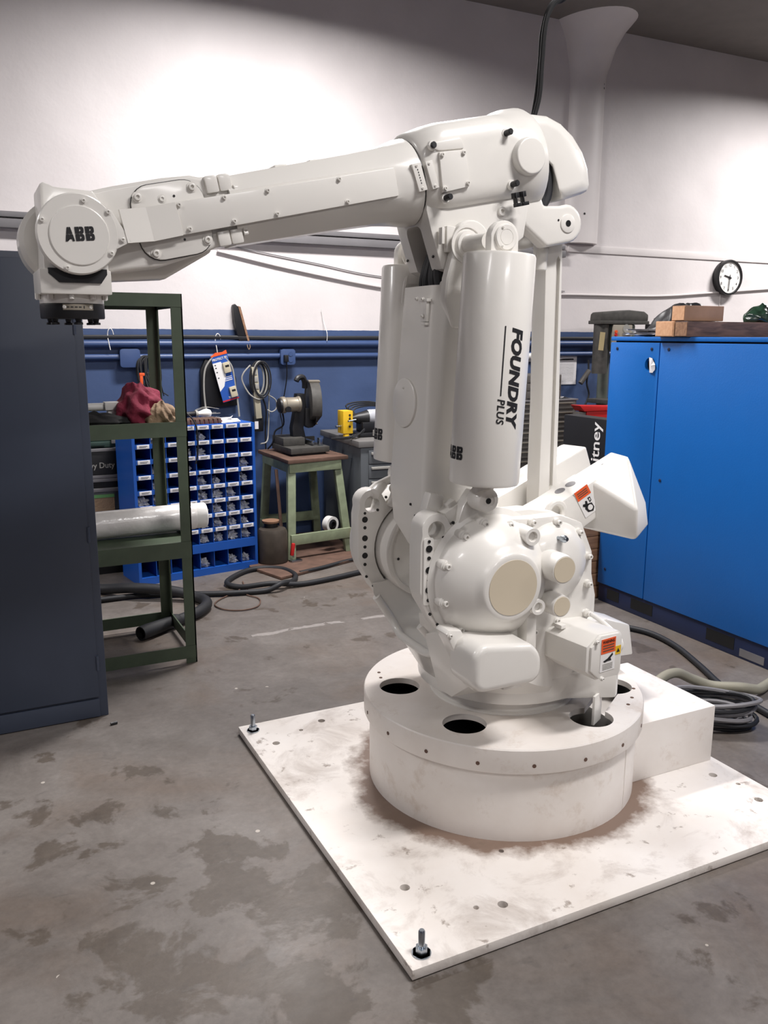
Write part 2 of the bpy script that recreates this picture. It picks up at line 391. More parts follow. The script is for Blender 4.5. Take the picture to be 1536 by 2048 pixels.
# half-round pilaster that flares out under the ceiling
pil = [(0.172, 2.27), (0.172, 3.45), (0.178, 3.58), (0.2, 3.68), (0.225, 3.79), (0.26, 3.88), (0.31, 3.96)]
mb = MB(); rings = []
for r, z in pil: rings.append([(3.24-r*math.cos(a), 3.755-(r*0.62 if r<0.18 else 0.11+(r-0.18)*2.6)*math.sin(a), z) for a in [PI*i/20 for i in range(21)]])
mb.loft(rings, True)
o = struct('trim_1', mb, M_CONDW, label='half-round white pilaster flaring out under the ceiling')
for (x, z, n) in ((3.20, 2.5, 1), (3.36, 3.49, 2)):
    for k in range(n):
        a = math.acos((3.24-x)/0.172); part('hole', MB().lathe([(0.009, -0.002), (0.009, 0.002)], (x, 3.755-0.172*0.62*math.sin(a), z+0.03*k), (-math.cos(a), -1.2*math.sin(a), 0), 10), M_DSTEEL, o)
# cable raceways and conduits on the wall
struct('trim_2', MB().box(-6.9, 3.06, 3.69, 3.75, 2.145, 2.20).box(-6.9, 3.06, 3.7, 3.75, 2.21, 2.245), M_GREYRAIL, 0.006, label='grey strut rail along the white wall')
struct('trim_3', MB().box(3.12, 9.9, 3.739, 3.75, 2.2, 2.258), M_CONDW, 0.002, label='white raceway along the wall right of the pilaster')
struct('trim_4', MB().cyl((-6.9, 3.715, 1.44), (9.9, 3.715, 1.44), 0.024, seg=12), M_WALLBLUE, label='upper blue painted conduit')
struct('trim_5', MB().cyl((-6.9, 3.722, 1.352), (9.9, 3.722, 1.352), 0.02, seg=12), M_WALLBLUE, label='lower blue painted conduit')
def sag(pts, r, name, m, label, cat, n=8, seg=8):
    return part(name, MB().tube(cr(pts, n), r, seg), m, None, label=label, cat=cat)
sag([(-6.8, 3.715, 1.488), (-1.5, 3.715, 1.482), (-0.2, 3.712, 1.486), (0.6, 3.715, 1.478), (1.2, 3.715, 1.482), (3.0, 3.715, 1.482), (9.8, 3.715, 1.48)], 0.016, 'hose', M_RUBBER,
    'long black hose lying along the top of the upper blue conduit', 'hose')
sag([(0.1, 3.735, 2.07), (0.7, 3.735, 1.96), (1.5, 3.735, 1.85), (2.3, 3.735, 1.83), (3.1, 3.735, 1.85), (4.1, 3.735, 1.86), (4.8, 3.735, 1.905), (5.6, 3.735, 1.965), (7.5, 3.735, 2.1)], 0.009, 'cable', M_CONDW,
    'white cable sagging across the wall behind the clock', 'cable')
sag([(0.05, 3.74, 2.13), (0.8, 3.74, 2.02), (1.5, 3.74, 1.93), (3.1, 3.74, 1.875)], 0.004, 'wire', M_GREYRAIL,
    'thin grey wire sagging across the wall under the robot arm', 'wire')
def wallbox(x, z, w, h, label, outlet=False):
    t = thing('junction_box', label, 'electrical box', (x, 3.75, z-h/2))
    part('box', MB().box(x-w/2, x+w/2, 3.69, 3.75, z-h/2, z+h/2), M_WALLBLUE, t, 0.006)
    p = part('cover', MB().prism(rrect(x-w/2-0.004, x+w/2+0.004, z-h/2-0.004, z+h/2+0.004, 0.02), 3.683, 3.69), M_WALLBLUE, t, 0.002)
    if outlet:
        for s in (-1, 1):
            part('socket', MB().lathe([(0.017, 0), (0.017, 0.004)], (x+0.02, 3.684, z+s*0.022), (0, -1, 0), 14), M_WALLBLUE, p)
        part('plug', MB().cbox((x-0.022, 3.668, z-0.01), (0.03, 0.035, 0.05)), M_BLACK, t, 0.005)
wallbox(-0.535, 1.345, 0.125, 0.115, 'blank blue junction box on the wall above the olive shelf')
wallbox(0.585, 1.345, 0.105, 0.105, 'blue outlet box with a black plug above the chop saw', True)
# ------------------------------------------------------------------ robot pedestal
ped = thing('robot_pedestal', 'round white robot pedestal welded to a rusty white square steel plate', 'pedestal', (0, 0, 0))
o = part('base_plate', MB().box(-0.727, 0.727, -0.727, 0.690, 0.004, 0.031), M_PLATE, ped, 0.002, label='rust-stained white steel plate with bolt holes')
HOLES = [(-0.60, -0.445), (-0.40, -0.62), (0.63, -0.37), (0.64, -0.55), (-0.64, 0.5), (-0.42, 0.60)]
SM = [(-0.47, -0.6), (-0.27, -0.42), (0.66, -0.45), (-0.52, 0.56)]
boolean(o, [MB().lathe([(0.014, -0.01), (0.014, 0.05)], (x, y, 0), (0, 0, 1), 20) for x, y in HOLES]+[MB().lathe([(0.008, 0.012), (0.008, 0.05)], (x, y, 0), (0, 0, 1), 14) for x, y in SM])
part('drum', MB().lathe([(0.449, 0.031), (0.449, 0.259)], (0, 0, 0), (0, 0, 1), 96, cap=False), M_DRUM, ped)
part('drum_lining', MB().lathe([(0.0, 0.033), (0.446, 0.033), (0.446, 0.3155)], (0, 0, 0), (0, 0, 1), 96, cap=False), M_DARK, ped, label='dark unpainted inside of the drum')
part('seam', MB().cyl((0.2, -0.4026, 0.033), (0.2, -0.4026, 0.262), 0.0016, seg=6), M_DRUM, ped)
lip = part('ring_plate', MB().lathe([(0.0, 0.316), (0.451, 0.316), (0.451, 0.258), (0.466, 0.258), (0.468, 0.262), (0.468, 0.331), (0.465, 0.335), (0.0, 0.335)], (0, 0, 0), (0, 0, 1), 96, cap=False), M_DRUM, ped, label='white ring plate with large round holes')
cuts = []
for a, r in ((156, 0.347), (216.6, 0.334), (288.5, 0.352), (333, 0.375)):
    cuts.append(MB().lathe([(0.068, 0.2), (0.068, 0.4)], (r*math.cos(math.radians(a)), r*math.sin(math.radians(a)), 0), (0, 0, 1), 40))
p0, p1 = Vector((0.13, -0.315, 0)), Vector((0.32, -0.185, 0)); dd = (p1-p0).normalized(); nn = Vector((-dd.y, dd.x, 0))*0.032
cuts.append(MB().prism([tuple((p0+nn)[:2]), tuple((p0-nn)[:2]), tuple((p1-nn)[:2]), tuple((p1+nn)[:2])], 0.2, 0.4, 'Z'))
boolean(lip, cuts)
for i in range(18):      # tapped holes round the ring edge
    a = math.radians(20*i+8); q = Vector((math.cos(a), math.sin(a), 0)).to_track_quat('Z', 'Y')
    if i == 0: sc = part('edge_hole', MB().lathe([(0.006, -0.001), (0.006, 0.0012)], (0.468*math.cos(a), 0.468*math.sin(a), 0.285), (math.cos(a), math.sin(a), 0), 10), M_RUST, lip); ea = a
    else: inst(sc, 'edge_hole', (0.468*math.cos(a), 0.468*math.sin(a), 0.285), lip, Quaternion((0, 0, 1), a-ea))
for a, r in ((140, 0.43), (146, 0.415), (-48, 0.42), (-40, 0.43), (-30, 0.445)):
    part('tapped_hole', MB().lathe([(0.006, 0), (0.006, 0.0012)], (r*math.cos(math.radians(a)), r*math.sin(math.radians(a)), 0.335), (0, 0, 1), 10), M_RUST, lip)
mb = MB().box(0.30, 0.706, -0.289, 0.155, 0.031, 0.238)
part('cable_box', mb, M_DRUM, ped, 0.004, label='white box at the side of the pedestal with chipped edges')
for (x, y) in ((-0.68, -0.685), (-0.685, 0.635)):
    b_ = part('levelling_bolt', MB().lathe([(0.0, 0.031), (0.024, 0.031), (0.024, 0.0345), (0.016, 0.0345), (0.016, 0.05), (0.0, 0.05)], (x, y, 0), (0, 0, 1), 6, cap=False), M_STEEL, ped, label='zinc bolt standing in the plate corner')
    part('shank', MB().lathe([(0.0085, 0.05), (0.0085, 0.092), (0.006, 0.096)], (x, y, 0), (0, 0, 1), 16), M_STEEL, b_)
    part('washer', MB().lathe([(0.024, 0.0312), (0.024, 0.0345)], (x, y, 0), (0, 0, 1), 24), M_STEEL, b_)

# ------------------------------------------------------------------ robot
rob = thing('industrial_robot', 'large white six-axis foundry robot standing on the round pedestal', 'robot', (0, 0, 0.335))
def bolt_mesh(r, h):
    mb = MB().lathe([(r*1.5, 0), (r*1.5, h*0.2), (r, h*0.2), (r, h*0.92), (r*0.88, h), (r*0.5, h), (r*0.5, h*0.45)], (0, 0, 0), (0, 0, 1), 14)
    return base_mesh('bolt', mb, M_ROBOT, smooth=40)
BM = {}
def bolt(parent, p, d=(0, -1, 0), r=0.006, h=0.009, name='bolt'):
    k = (r, h)
    if k not in BM: BM[k] = bolt_mesh(r, h)
    return inst(BM[k], name, p, parent, Vector(d).to_track_quat('Z', 'Y'))
def hole(parent, p, r, d=(0, -1, 0), m=None, name='hole', depth=0.003):  # flush dark disc, not bored: the hole's shade is in its colour
    d = Vector(d).normalized(); p = Vector(p)
    return part(name, MB().lathe([(r, -depth), (r, 0.0008)], p, d, 14), m or M_DSTEEL, parent)

# base + turret
part('base_ring', MB().lathe([(0.245, 0.335), (0.245, 0.343), (0.235, 0.346), (0.235, 0.392)], (0, 0, 0), (0, 0, 1), 64), M_ROBOT, rob, 0.002)
out = arc(0, 0, 0.285, 100, 268, 20)+[(0.05, -0.285), (0.12, -0.315), (0.195, -0.345), (0.218, -0.328), (0.25, -0.12), (0.25, 0.20), (0.18, 0.26)]
tur = part('turret_plate', MB().prism(out, 0.388, 0.475, 'Z'), M_ROBOT, rob, 0.008)
# front saddle: cone about the first axis with a U channel between the cheeks
mb = MB().lathe([(0.262, 0.40), (0.292, 0.435), (0.436, 0.665), (0.440, 0.70), (0.30, 0.72)], (0, 0, 0), (0, 0, 1), 72)
sad = part('turret_frame', mb, M_ROBOT, rob)
ch = [(-0.158, 0.9), (-0.158, 0.66)]+[(y, z) for y, z in arc(-0.078, 0.62, 0.08, 180, 270, 6)]+[(y, z) for y, z in arc(0.085, 0.62, 0.08, 270, 360, 6)]+[(0.165, 0.66), (0.165, 0.9)]
boolean(sad, [MB().box(-0.6, 0.6, -0.7, -0.30, 0.3, 0.8), MB().box(-0.6, 0.6, 0.272, 0.7, 0.3, 0.8), MB().box(-0.02, 0.6, -0.7, 0.7, 0.3, 0.8), MB().prism(ch, -0.6, 0.2, 'X')])
part('shoulder', MB().hull([(-0.392, -0.157, 0.632), (-0.385, -0.303, 0.676), (-0.22, -0.157, 0.66), (-0.2, -0.303, 0.69), (-0.342, -0.157, 0.45), (-0.33, -0.22, 0.442), (-0.318, -0.303, 0.507), (-0.15, -0.303, 0.48), (-0.15, -0.157, 0.43)]), M_ROBOT, sad, 0.005)
lipc = []
for y, z in [(-0.150, 0.66)]+arc(-0.078, 0.62, 0.08, 180, 270, 5)+arc(0.085, 0.62, 0.08, 270, 360, 5)+[(0.165, 0.66)]:
    r = 0.292+(z-0.435)/0.23*0.144; lipc.append((-math.sqrt(r*r-y*y)+0.006, y, z-0.004))
part('lip', MB().tube(lipc, 0.014, 10), M_ROBOT, sad, smooth=60)
# cheek plates with lifting eyes
def cheek(name, y0, y1, near):
    o2 = [(-0.445, 0.76), (-0.455, 0.79), (-0.455, 0.93), (-0.45, 0.955)]
    eye = arc(-0.405, 0.968, 0.047, 170, 40, 8)
    rest = [(-0.345, 0.955), (-0.30, 0.985), (-0.235, 1.0), (-0.09, 1.0), (0.0, 0.985), (0.06, 0.955), (0.11, 0.90), (0.145, 0.83), (0.165, 0.75), (0.178, 0.70), (0.178, 0.60), (0.05, 0.56), (-0.26, 0.56), (-0.34, 0.61), (-0.40, 0.685)]
    c = part(name, MB().prism(o2+eye+rest, y0, y1), M_ROBOT, rob, 0.007)
    boolean(c, [MB().cyl((-0.405, y0-0.1, 0.966), (-0.405, y1+0.1, 0.966), 0.027)]+([] if near else [MB().cyl((-0.232, y0-0.2, 0.813), (-0.232, y1+0.2, 0.813), 0.165, seg=48)]))
    s = -1; yf = y0-(0.006 if near else 0)
    for z, r in ((0.917, 0.010), (0.855, 0.010), (0.797, 0.010), (0.89, 0.0055), (0.826, 0.0055), (0.767, 0.0055), (0.938, 0.0045)):
        hole(c, (-0.431, yf-0.0005, z), r)
    for x, z in ((-0.425, 0.725), (-0.40, 0.69), (-0.385, 0.945), (-0.355, 0.985), (-0.30, 0.99), (-0.22, 0.99)): hole(c, (x, yf-0.0005, z), 0.0045)
    return c
ck = cheek('cheek_plate', -0.245, -0.175, True)
fk = cheek('cheek_plate', 0.175, 0.235, False)
part('strip_pad', MB().prism(rrect(-0.447, -0.415, 0.752, 0.948, 0.008), -0.25, -0.244), M_ROBOT, ck, 0.002)
# far gearbox seen through the far cheek, with the inner ring
fg = part('gearbox', MB().lathe([(0.19, 0.0), (0.19, 0.12), (0.14, 0.2)], (-0.232, 0.2, 0.813), (0, 1, 0), 48), M_ROBOT, rob, 0.004)
rg = part('output_flange', MB().lathe([(0.158, 0.0), (0.158, 0.085), (0.152, 0.09), (0.142, 0.09), (0.14, 0.082), (0.06, 0.082), (0.058, 0.06), (0, 0.06)], (-0.232, 0.185, 0.813), (0, -1, 0), 48), M_ROBOT, fg, smooth=40)
for a in range(0, 360, 45): hole(rg, (-0.232+0.115*math.cos(math.radians(a+10)), 0.1025, 0.813+0.115*math.sin(math.radians(a+10))), 0.0045)
for a in range(100, 260, 40): bolt(rg, (-0.232+0.045*math.cos(math.radians(a)), 0.125, 0.813+0.045*math.sin(math.radians(a))), r=0.007, h=0.012)
for x, z in ((-0.40, 1.0), (-0.33, 1.01)):
    part('lug', MB().cyl((x, 0.17, z), (x+0.05, 0.21, z+0.02), 0.018), M_ROBOT, fg, 0.003)
part('bracket', MB().prism([(-0.43, 0.95), (-0.42, 1.0), (-0.38, 1.03), (-0.30, 1.06), (-0.29, 1.045), (-0.36, 1.01), (-0.39, 0.985), (-0.4, 0.95)], 0.195, 0.215), M_ROBOT, fg, 0.004)
# near gearbox: flange, main dome, second dome, bosses
gb = part('gearbox', MB().lathe([(0.205, 0), (0.205, 0.012), (0.188, 0.02), (0.183, 0.045), (0.168, 0.07), (0.150, 0.09), (0.118, 0.116), (0.102, 0.126), (0.099, 0.134), (0.092, 0.138), (0.081, 0.138)], (-0.232, -0.24, 0.813), (0, -1, 0), 64), M_ROBOT, rob, smooth=40)
part('cover_disc', MB().lathe([(0.080, 0), (0.080, 0.003)], (-0.232, -0.3765, 0.813), (0, -1, 0), 48), M_ROBOT2, gb, label='beige round cover')
g2 = part('gearbox', MB().lathe([(0.137, 0), (0.137, 0.03), (0.128, 0.052), (0.105, 0.078), (0.07, 0.096), (0.03, 0.104), (0, 0.105)], (-0.035, -0.24, 0.842), (0, -1, 0), 48), M_ROBOT, rob, smooth=50)
body = [(-0.16, 0.63), (0.10, 0.63), (0.125, 0.66), (0.115, 0.86), (0.07, 0.955), (-0.01, 0.985), (-0.12, 0.985), (-0.2, 0.99)]
part('case', MB().prism(body, -0.295, -0.235), M_ROBOT, g2, 0.012)
def boss(parent, x, z, y1, y0, r, rin, m=None, nm='boss'):
    b_ = part(nm, MB().lathe([(r*1.15, 0), (r*1.02, 0.01), (r, (y0-y1)*0.85), (r*0.93, y0-y1), (rin, y0-y1)], (x, y0, z), (0, -1, 0), 32), M_ROBOT, parent, smooth=40)
    return part('cover_disc', MB().lathe([(rin, 0), (rin, 0.0025)], (x, y1+0.001, z), (0, -1, 0), 28), m or M_ROBOT2, parent)
boss(g2, -0.078, 0.853, -0.405, -0.30, 0.043, 0.037)
boss(g2, -0.065, 0.737, -0.385, -0.27, 0.034, 0.0285)
def eyeboss(parent, x, z, y1, y0, r):
    part('eye_boss', MB().lathe([(r*1.25, 0), (r*1.1, 0.012), (r, y0-y1), (r*0.62, y0-y1), (r*0.55, y0-y1-0.012)], (x, y0, z), (0, -1, 0), 24), M_ROBOT, parent, smooth=40)
eyeboss(gb, -0.158, 0.947, -0.36, -0.27, 0.025)
eyeboss(gb, -0.14, 0.742, -0.375, -0.29, 0.023)
part('rib', MB().prism([(-0.158, 0.73), (-0.122, 0.735), (-0.118, 0.60), (-0.155, 0.60)], -0.345, -0.25), M_ROBOT, gb, 0.008)
for a in (128, 105, 160, 195, 228, 262, 280):      # socket screws round the dome
    x = -0.232+0.176*math.cos(math.radians(a)); z = 0.813+0.176*math.sin(math.radians(a))
    part('screw_seat', MB().lathe([(0.0165, 0), (0.0165, 0.045), (0.012, 0.047)], (x, -0.245, z), (0, -1, 0), 16), M_ROBOT, gb)
    bolt(gb, (x, -0.292, z), r=0.0085, h=0.014)
for x, z, y in ((-0.12, 0.975, -0.297), (-0.03, 0.967, -0.297), (0.052, 0.928, -0.297), (0.06, 0.848, -0.297), (0.092, 0.85, -0.297), (0.098, 0.762, -0.297), (0.1, 0.668, -0.297), (-0.1, 0.64, -0.297), (-0.2, 0.975, -0.297)):
    part('screw_seat', MB().lathe([(0.0125, 0), (0.0125, 0.018)], (x, y+0.01, z), (0, -1, 0), 14), M_ROBOT, g2); bolt(g2, (x, y-0.008, z), r=0.0075, h=0.012)
part('vent_plug', MB().lathe([(0.006, 0), (0.006, 0.02), (0.011, 0.02), (0.011, 0.032), (0.006, 0.04)], (-0.045, -0.325, 0.925), (0.1, -1, 0.1), 10), M_STEEL, g2, label='bare steel vent plug')
part('slot', MB().cbox((0, 0, 0), (0.006, 0.004, 0.05), Matrix.Translation((-0.365, -0.262, 0.925)) @ Matrix.Rotation(0.45, 4, 'Y')), M_DSTEEL, gb)
# clevis carrying the lower pin of the near balancer, and one for the far side
for yc, nm in ((-0.285, 'near'), (0.215, 'far')):
    hub = part('clevis', MB().lathe([(0.034, 0), (0.034, 0.055), (0.03, 0.06), (0.019, 0.06), (0.019, 0.057), (0.008, 0.057), (0.008, 0.045)], (-0.283, yc+0.025, 1.053), (0, -1, 0), 28).cyl((-0.282, yc, 1.06), (-0.28, yc, 1.12), 0.03), M_ROBOT, rob, smooth=40)
    s = 1 if yc < 0 else -1
    part('bracket', MB().prism([(-0.325, 1.03), (-0.29, 1.075), (-0.262, 1.02), (-0.25, 0.96), (-0.35, 0.955)], yc+s*0.03, yc+s*0.075), M_ROBOT, hub, 0.006)
    hole(hub, (-0.283, yc-0.034, 1.053), 0.008, m=M_DSTEEL)
part('cable_block', MB(Matrix.Translation((-0.335, -0.2, 1.005)) @ Matrix.Rotation(-0.5, 4, 'Y')).cbox((0, 0, 0), (0.055, 0.05, 0.035)).cbox((0.01, 0, 0.02), (0.03, 0.03, 0.02)), M_ROBOT, ck, 0.004)
part('stop_block', MB(Matrix.Translation((-0.375, -0.16, 1.02)) @ Matrix.Rotation(0.3, 4, 'Y')).cbox((0, 0, 0), (0.05, 0.04, 0.07)), M_ROBOT, ck, 0.008)
part('cap', MB().lathe([(0.022, 0), (0.022, 0.03), (0.016, 0.034)], (-0.155, -0.14, 0.99), (-0.25, -0.2, 1), 20).lathe([(0.03, 0), (0.02, 0.02)], (-0.145, -0.13, 0.965), (-0.25, -0.2, 1), 20), M_ROBOT, ck, 0.003)
tor = [(-0.215+0.026*math.cos(a), -0.18, 1.005+0.026*math.sin(a)) for a in [2*PI*i/18 for i in range(18)]]
part('lifting_eye', MB().tube(tor, 0.0095, 8, True), M_ROBOT, ck)
tor = [(0.03+0.03*math.cos(a), -0.215, 0.975+0.03*math.sin(a)) for a in [2*PI*i/18 for i in range(18)]]
part('lifting_eye', MB().tube(tor, 0.011, 8, True), M_ROBOT, ck)
# rounded motor cover under the gearbox
mb = MB(); P0 = rrect(-0.392, -0.168, 0.545, 0.682, 0.04, 5)
mb.prism([(x, z-max(0, x+0.25)*0.45 if z > 0.6 else z) for x, z in P0], -0.44, -0.30)
mc = part('motor_cover', mb, M_ROBOT, rob, 0.02, seg=4, smooth=60)
part('base_pad', MB().prism([(-0.42, 0.69), (-0.41, 0.70), (-0.37, 0.695), (-0.28, 0.515), (-0.325, 0.505)], -0.335, -0.27), M_ROBOT, mc, 0.006)
for x, z in ((-0.408, 0.686), (-0.315, 0.52)): bolt(mc, (x, -0.335, z), r=0.006)
part('undercarriage', MB().box(-0.19, 0.20, -0.286, -0.155, 0.46, 0.63).box(-0.21, 0.20, -0.16, 0.19, 0.46, 0.528), M_ROBOT, tur, 0.008, weld=False)
# connection box with the warning labels
Mx = Matrix.Translation((-0.06, -0.26, 0.528)) @ Matrix.Rotation(math.radians(8), 4, 'Z')
sec = [(0.0, 0.03), (0.0, 0.105), (0.045, 0.135), (0.135, 0.13), (0.15, 0.115), (0.15, 0.005), (0.14, -0.01), (0.045, -0.005)]
cb = part('connection_box', MB(Mx).prism(sec, -0.205, 0.02), M_ROBOT, rob, 0.005)
part('cover_plate', MB(Mx).prism([(x*0.86+0.012, z*0.94+0.004) for x, z in sec], -0.213, -0.204), M_ROBOT, cb, 0.003)
Ml = Mx @ Matrix.Translation((0.05, -0.2135, 0.02))
def sheet(M, x0, x1, z0, z1, y=0.0, t=0.0008): return MB(M).box(x0, x1, y-t, y, z0, z1)
wl = part('warning_label', sheet(Ml, 0.0, 0.062, 0.0, 0.10), M_WHITE, cb, label='white and orange warning label')
part('orange_field', sheet(Ml, 0.001, 0.061, 0.055, 0.10, -0.0008), M_ORANGE, cb)
Mt = Ml @ Matrix.Rotation(PI/2, 4, 'X')
def small_text(body, size, M, dx, dz, dy, parent, m=M_INK, width=None): return text_part('lettering', body, size, M @ Matrix.Translation((dx, dy, dz)) @ Matrix.Rotation(PI/2, 4, 'X'), m, parent, width=width)
small_text('WARNING', 0.013, Ml, 0.006, 0.086, -0.002, cb, width=0.05)
for k in range(3): part('text_line', sheet(Ml, 0.008, 0.054, 0.062+0.008*k, 0.065+0.008*k, -0.0015), M_RUST, cb)
part('pictogram', MB(Ml).prism([(0.012, 0.032), (0.03, 0.038), (0.05, 0.052), (0.052, 0.046), (0.042, 0.038), (0.046, 0.03), (0.03, 0.03), (0.018, 0.028)], -0.0018, -0.0009), M_INK, cb)
for k in range(4): part('text_line', sheet(Ml, 0.01, 0.052, 0.006+0.005*k, 0.008+0.005*k, -0.0010), M_GREYCORD, cb)
part('yellow_tag', sheet(Ml, 0.062, 0.086, 0.042, 0.068, 0.0), M_YELLOW, cb, label='small yellow warning triangle label')
part('pictogram', MB(Ml).prism([(0.067, 0.049), (0.081, 0.049), (0.074, 0.061)], -0.0014, -0.0008), M_INK, cb)
part('cable', MB().tube(cr([(0.09, -0.29, 0.672), (0.105, -0.31, 0.668), (0.112, -0.36, 0.655), (0.12, -0.42, 0.628), (0.122, -0.435, 0.605), (0.115, -0.43, 0.585)], 6), 0.0075, 10), M_WHITEPL, cb)
for x, z in ((0.03, 0.118), (0.06, 0.0)): bolt(cb, Mx @ Vector((x, -0.213, z)), Mx.to_3x3() @ Vector((0, -1, 0)), r=0.005)
bolt(cb, (-0.02, -0.31, 0.665), r=0.008); part('clip', MB(Mx).cbox((0.02, -0.08, 0.13), (0.02, 0.03, 0.012)), M_ROBOT, cb, 0.002)
part('hanging_plate', MB(Matrix.Translation((0.14, -0.325, 0.33)) @ Matrix.Rotation(0.5, 4, 'Z')).box(-0.03, 0.03, -0.004, 0.004, -0.02, 0.075), M_ROBOT, tur, 0.001)
# rear cable box behind the turret
part('cable_box', MB().prism([(0.30, 0.36), (0.30, 0.50), (0.44, 0.505), (0.56, 0.465), (0.585, 0.345)], 0.0, 0.14), M_ROBOT, rob, 0.008)
# lower arm
def sect(z, xf, a, b, xb=-0.16, yc=0.01):
    return [(xf, yc-a, z), (xf+0.03, yc-b*0.93, z), (xf+0.07, yc-b, z), (xb, yc-b, z), (xb, yc+b, z), (xf+0.07, yc+b, z), (xf+0.03, yc+b*0.93, z), (xf, yc+a, z)]
la = part('link_arm', MB().loft([sect(0.76, -0.29, 0.03, 0.045, -0.16, -0.105), sect(0.82, -0.335, 0.05, 0.065, -0.16, -0.085), sect(0.87, -0.358, 0.075, 0.092, -0.16, -0.05), sect(0.93, -0.372, 0.10, 0.128, -0.16, -0.008), sect(1.05, -0.372, 0.108, 0.138, -0.18), sect(1.30, -0.356, 0.10, 0.135, -0.18), sect(1.5, -0.345, 0.09, 0.142, -0.18), sect(1.60, -0.338, 0.085, 0.147, -0.18), sect(1.655, -0.333, 0.083, 0.149, -0.18)]), M_ROBOT, rob, 0.012, seg=3, smooth=50)
part('hub', MB().cyl((-0.232, -0.165, 0.813), (-0.232, -0.03, 0.813), 0.125, seg=48), M_ROBOT, la, 0.006)
boolean(la, [MB().prism(rrect(-0.40, -0.19, 1.642, 1.9, 0.015), -0.095, 0.105)])
for y0, y1 in ((-0.1365, -0.100), (0.120, 0.158)):
    ear = part('ear', MB().prism([(-0.30, 1.52), (-0.328, 1.60), (-0.322, 1.66), (-0.302, 1.73), (-0.288, 1.80)]+arc(-0.243, 1.757, 0.062, 120, 0, 10)+[(-0.175, 1.7), (-0.178, 1.60), (-0.2, 1.52)], y0, y1), M_ROBOT, la, 0.012, seg=3)
    s = -1 if y0 < 0 else 1; yy = y0 if s < 0 else y1
    part('bearing', MB().lathe([(0.052, 0), (0.052, 0.004), (0.046, 0.004), (0.045, 0.001), (0.040, 0.001), (0.036, 0.012), (0.026, 0.014)], (-0.26, yy, 1.75), (0, s, 0), 32), M_ROBOT, la, smooth=40)
    part('pin', MB().lathe([(0.030, 0), (0.026, 0.02), (0.022, 0.11)], (-0.26, yy, 1.75), (0, s, 0), 24), M_ROBOT, la)
part('inspection_cover', MB().lathe([(0.074, 0), (0.074, 0.006), (0.07, 0.008)], (-0.356, 0.045, 1.30), (-1, 0, 0.05), 48), M_ROBOT, la)
for z in (1.255, 1.345): bolt(la, (-0.362, 0.045, z), (-1, 0, 0), r=0.003, h=0.003)
part('bracket', MB().box(-0.350, -0.340, -0.07, -0.035, 1.54, 1.60).box(-0.352, -0.338, -0.075, -0.03, 1.596, 1.604).box(-0.353, -0.340, -0.07, -0.045, 1.53, 1.538), M_ROBOT, la, 0.001)
for y, z in ((-0.052, 1.555), (-0.052, 1.603), (-0.015, 1.605)): bolt(la, (-0.351, y, z), (-1, 0, 0), r=0.0045, h=0.006)
for x, y, z in ((-0.375, -0.03, 1.0), (-0.375, -0.06, 0.97), (-0.36, -0.11, 0.99)): hole(la, (x, y, z), 0.004, (-1, 0, 0))
for k, (y, r) in enumerate(((-0.045, 0.018), (-0.01, 0.018), (0.03, 0.018), (0.06, 0.014))):
    part('hose', MB().tube(cr([(-0.24, y*0.5-0.01, 1.80), (-0.285, y*0.6-0.015, 1.73), (-0.302, y*0.8-0.02, 1.68), (-0.30, y-0.02, 1.64), (-0.28, y-0.02, 1.60)], 6), r, 10), M_RUBBER, la, label='black hose')
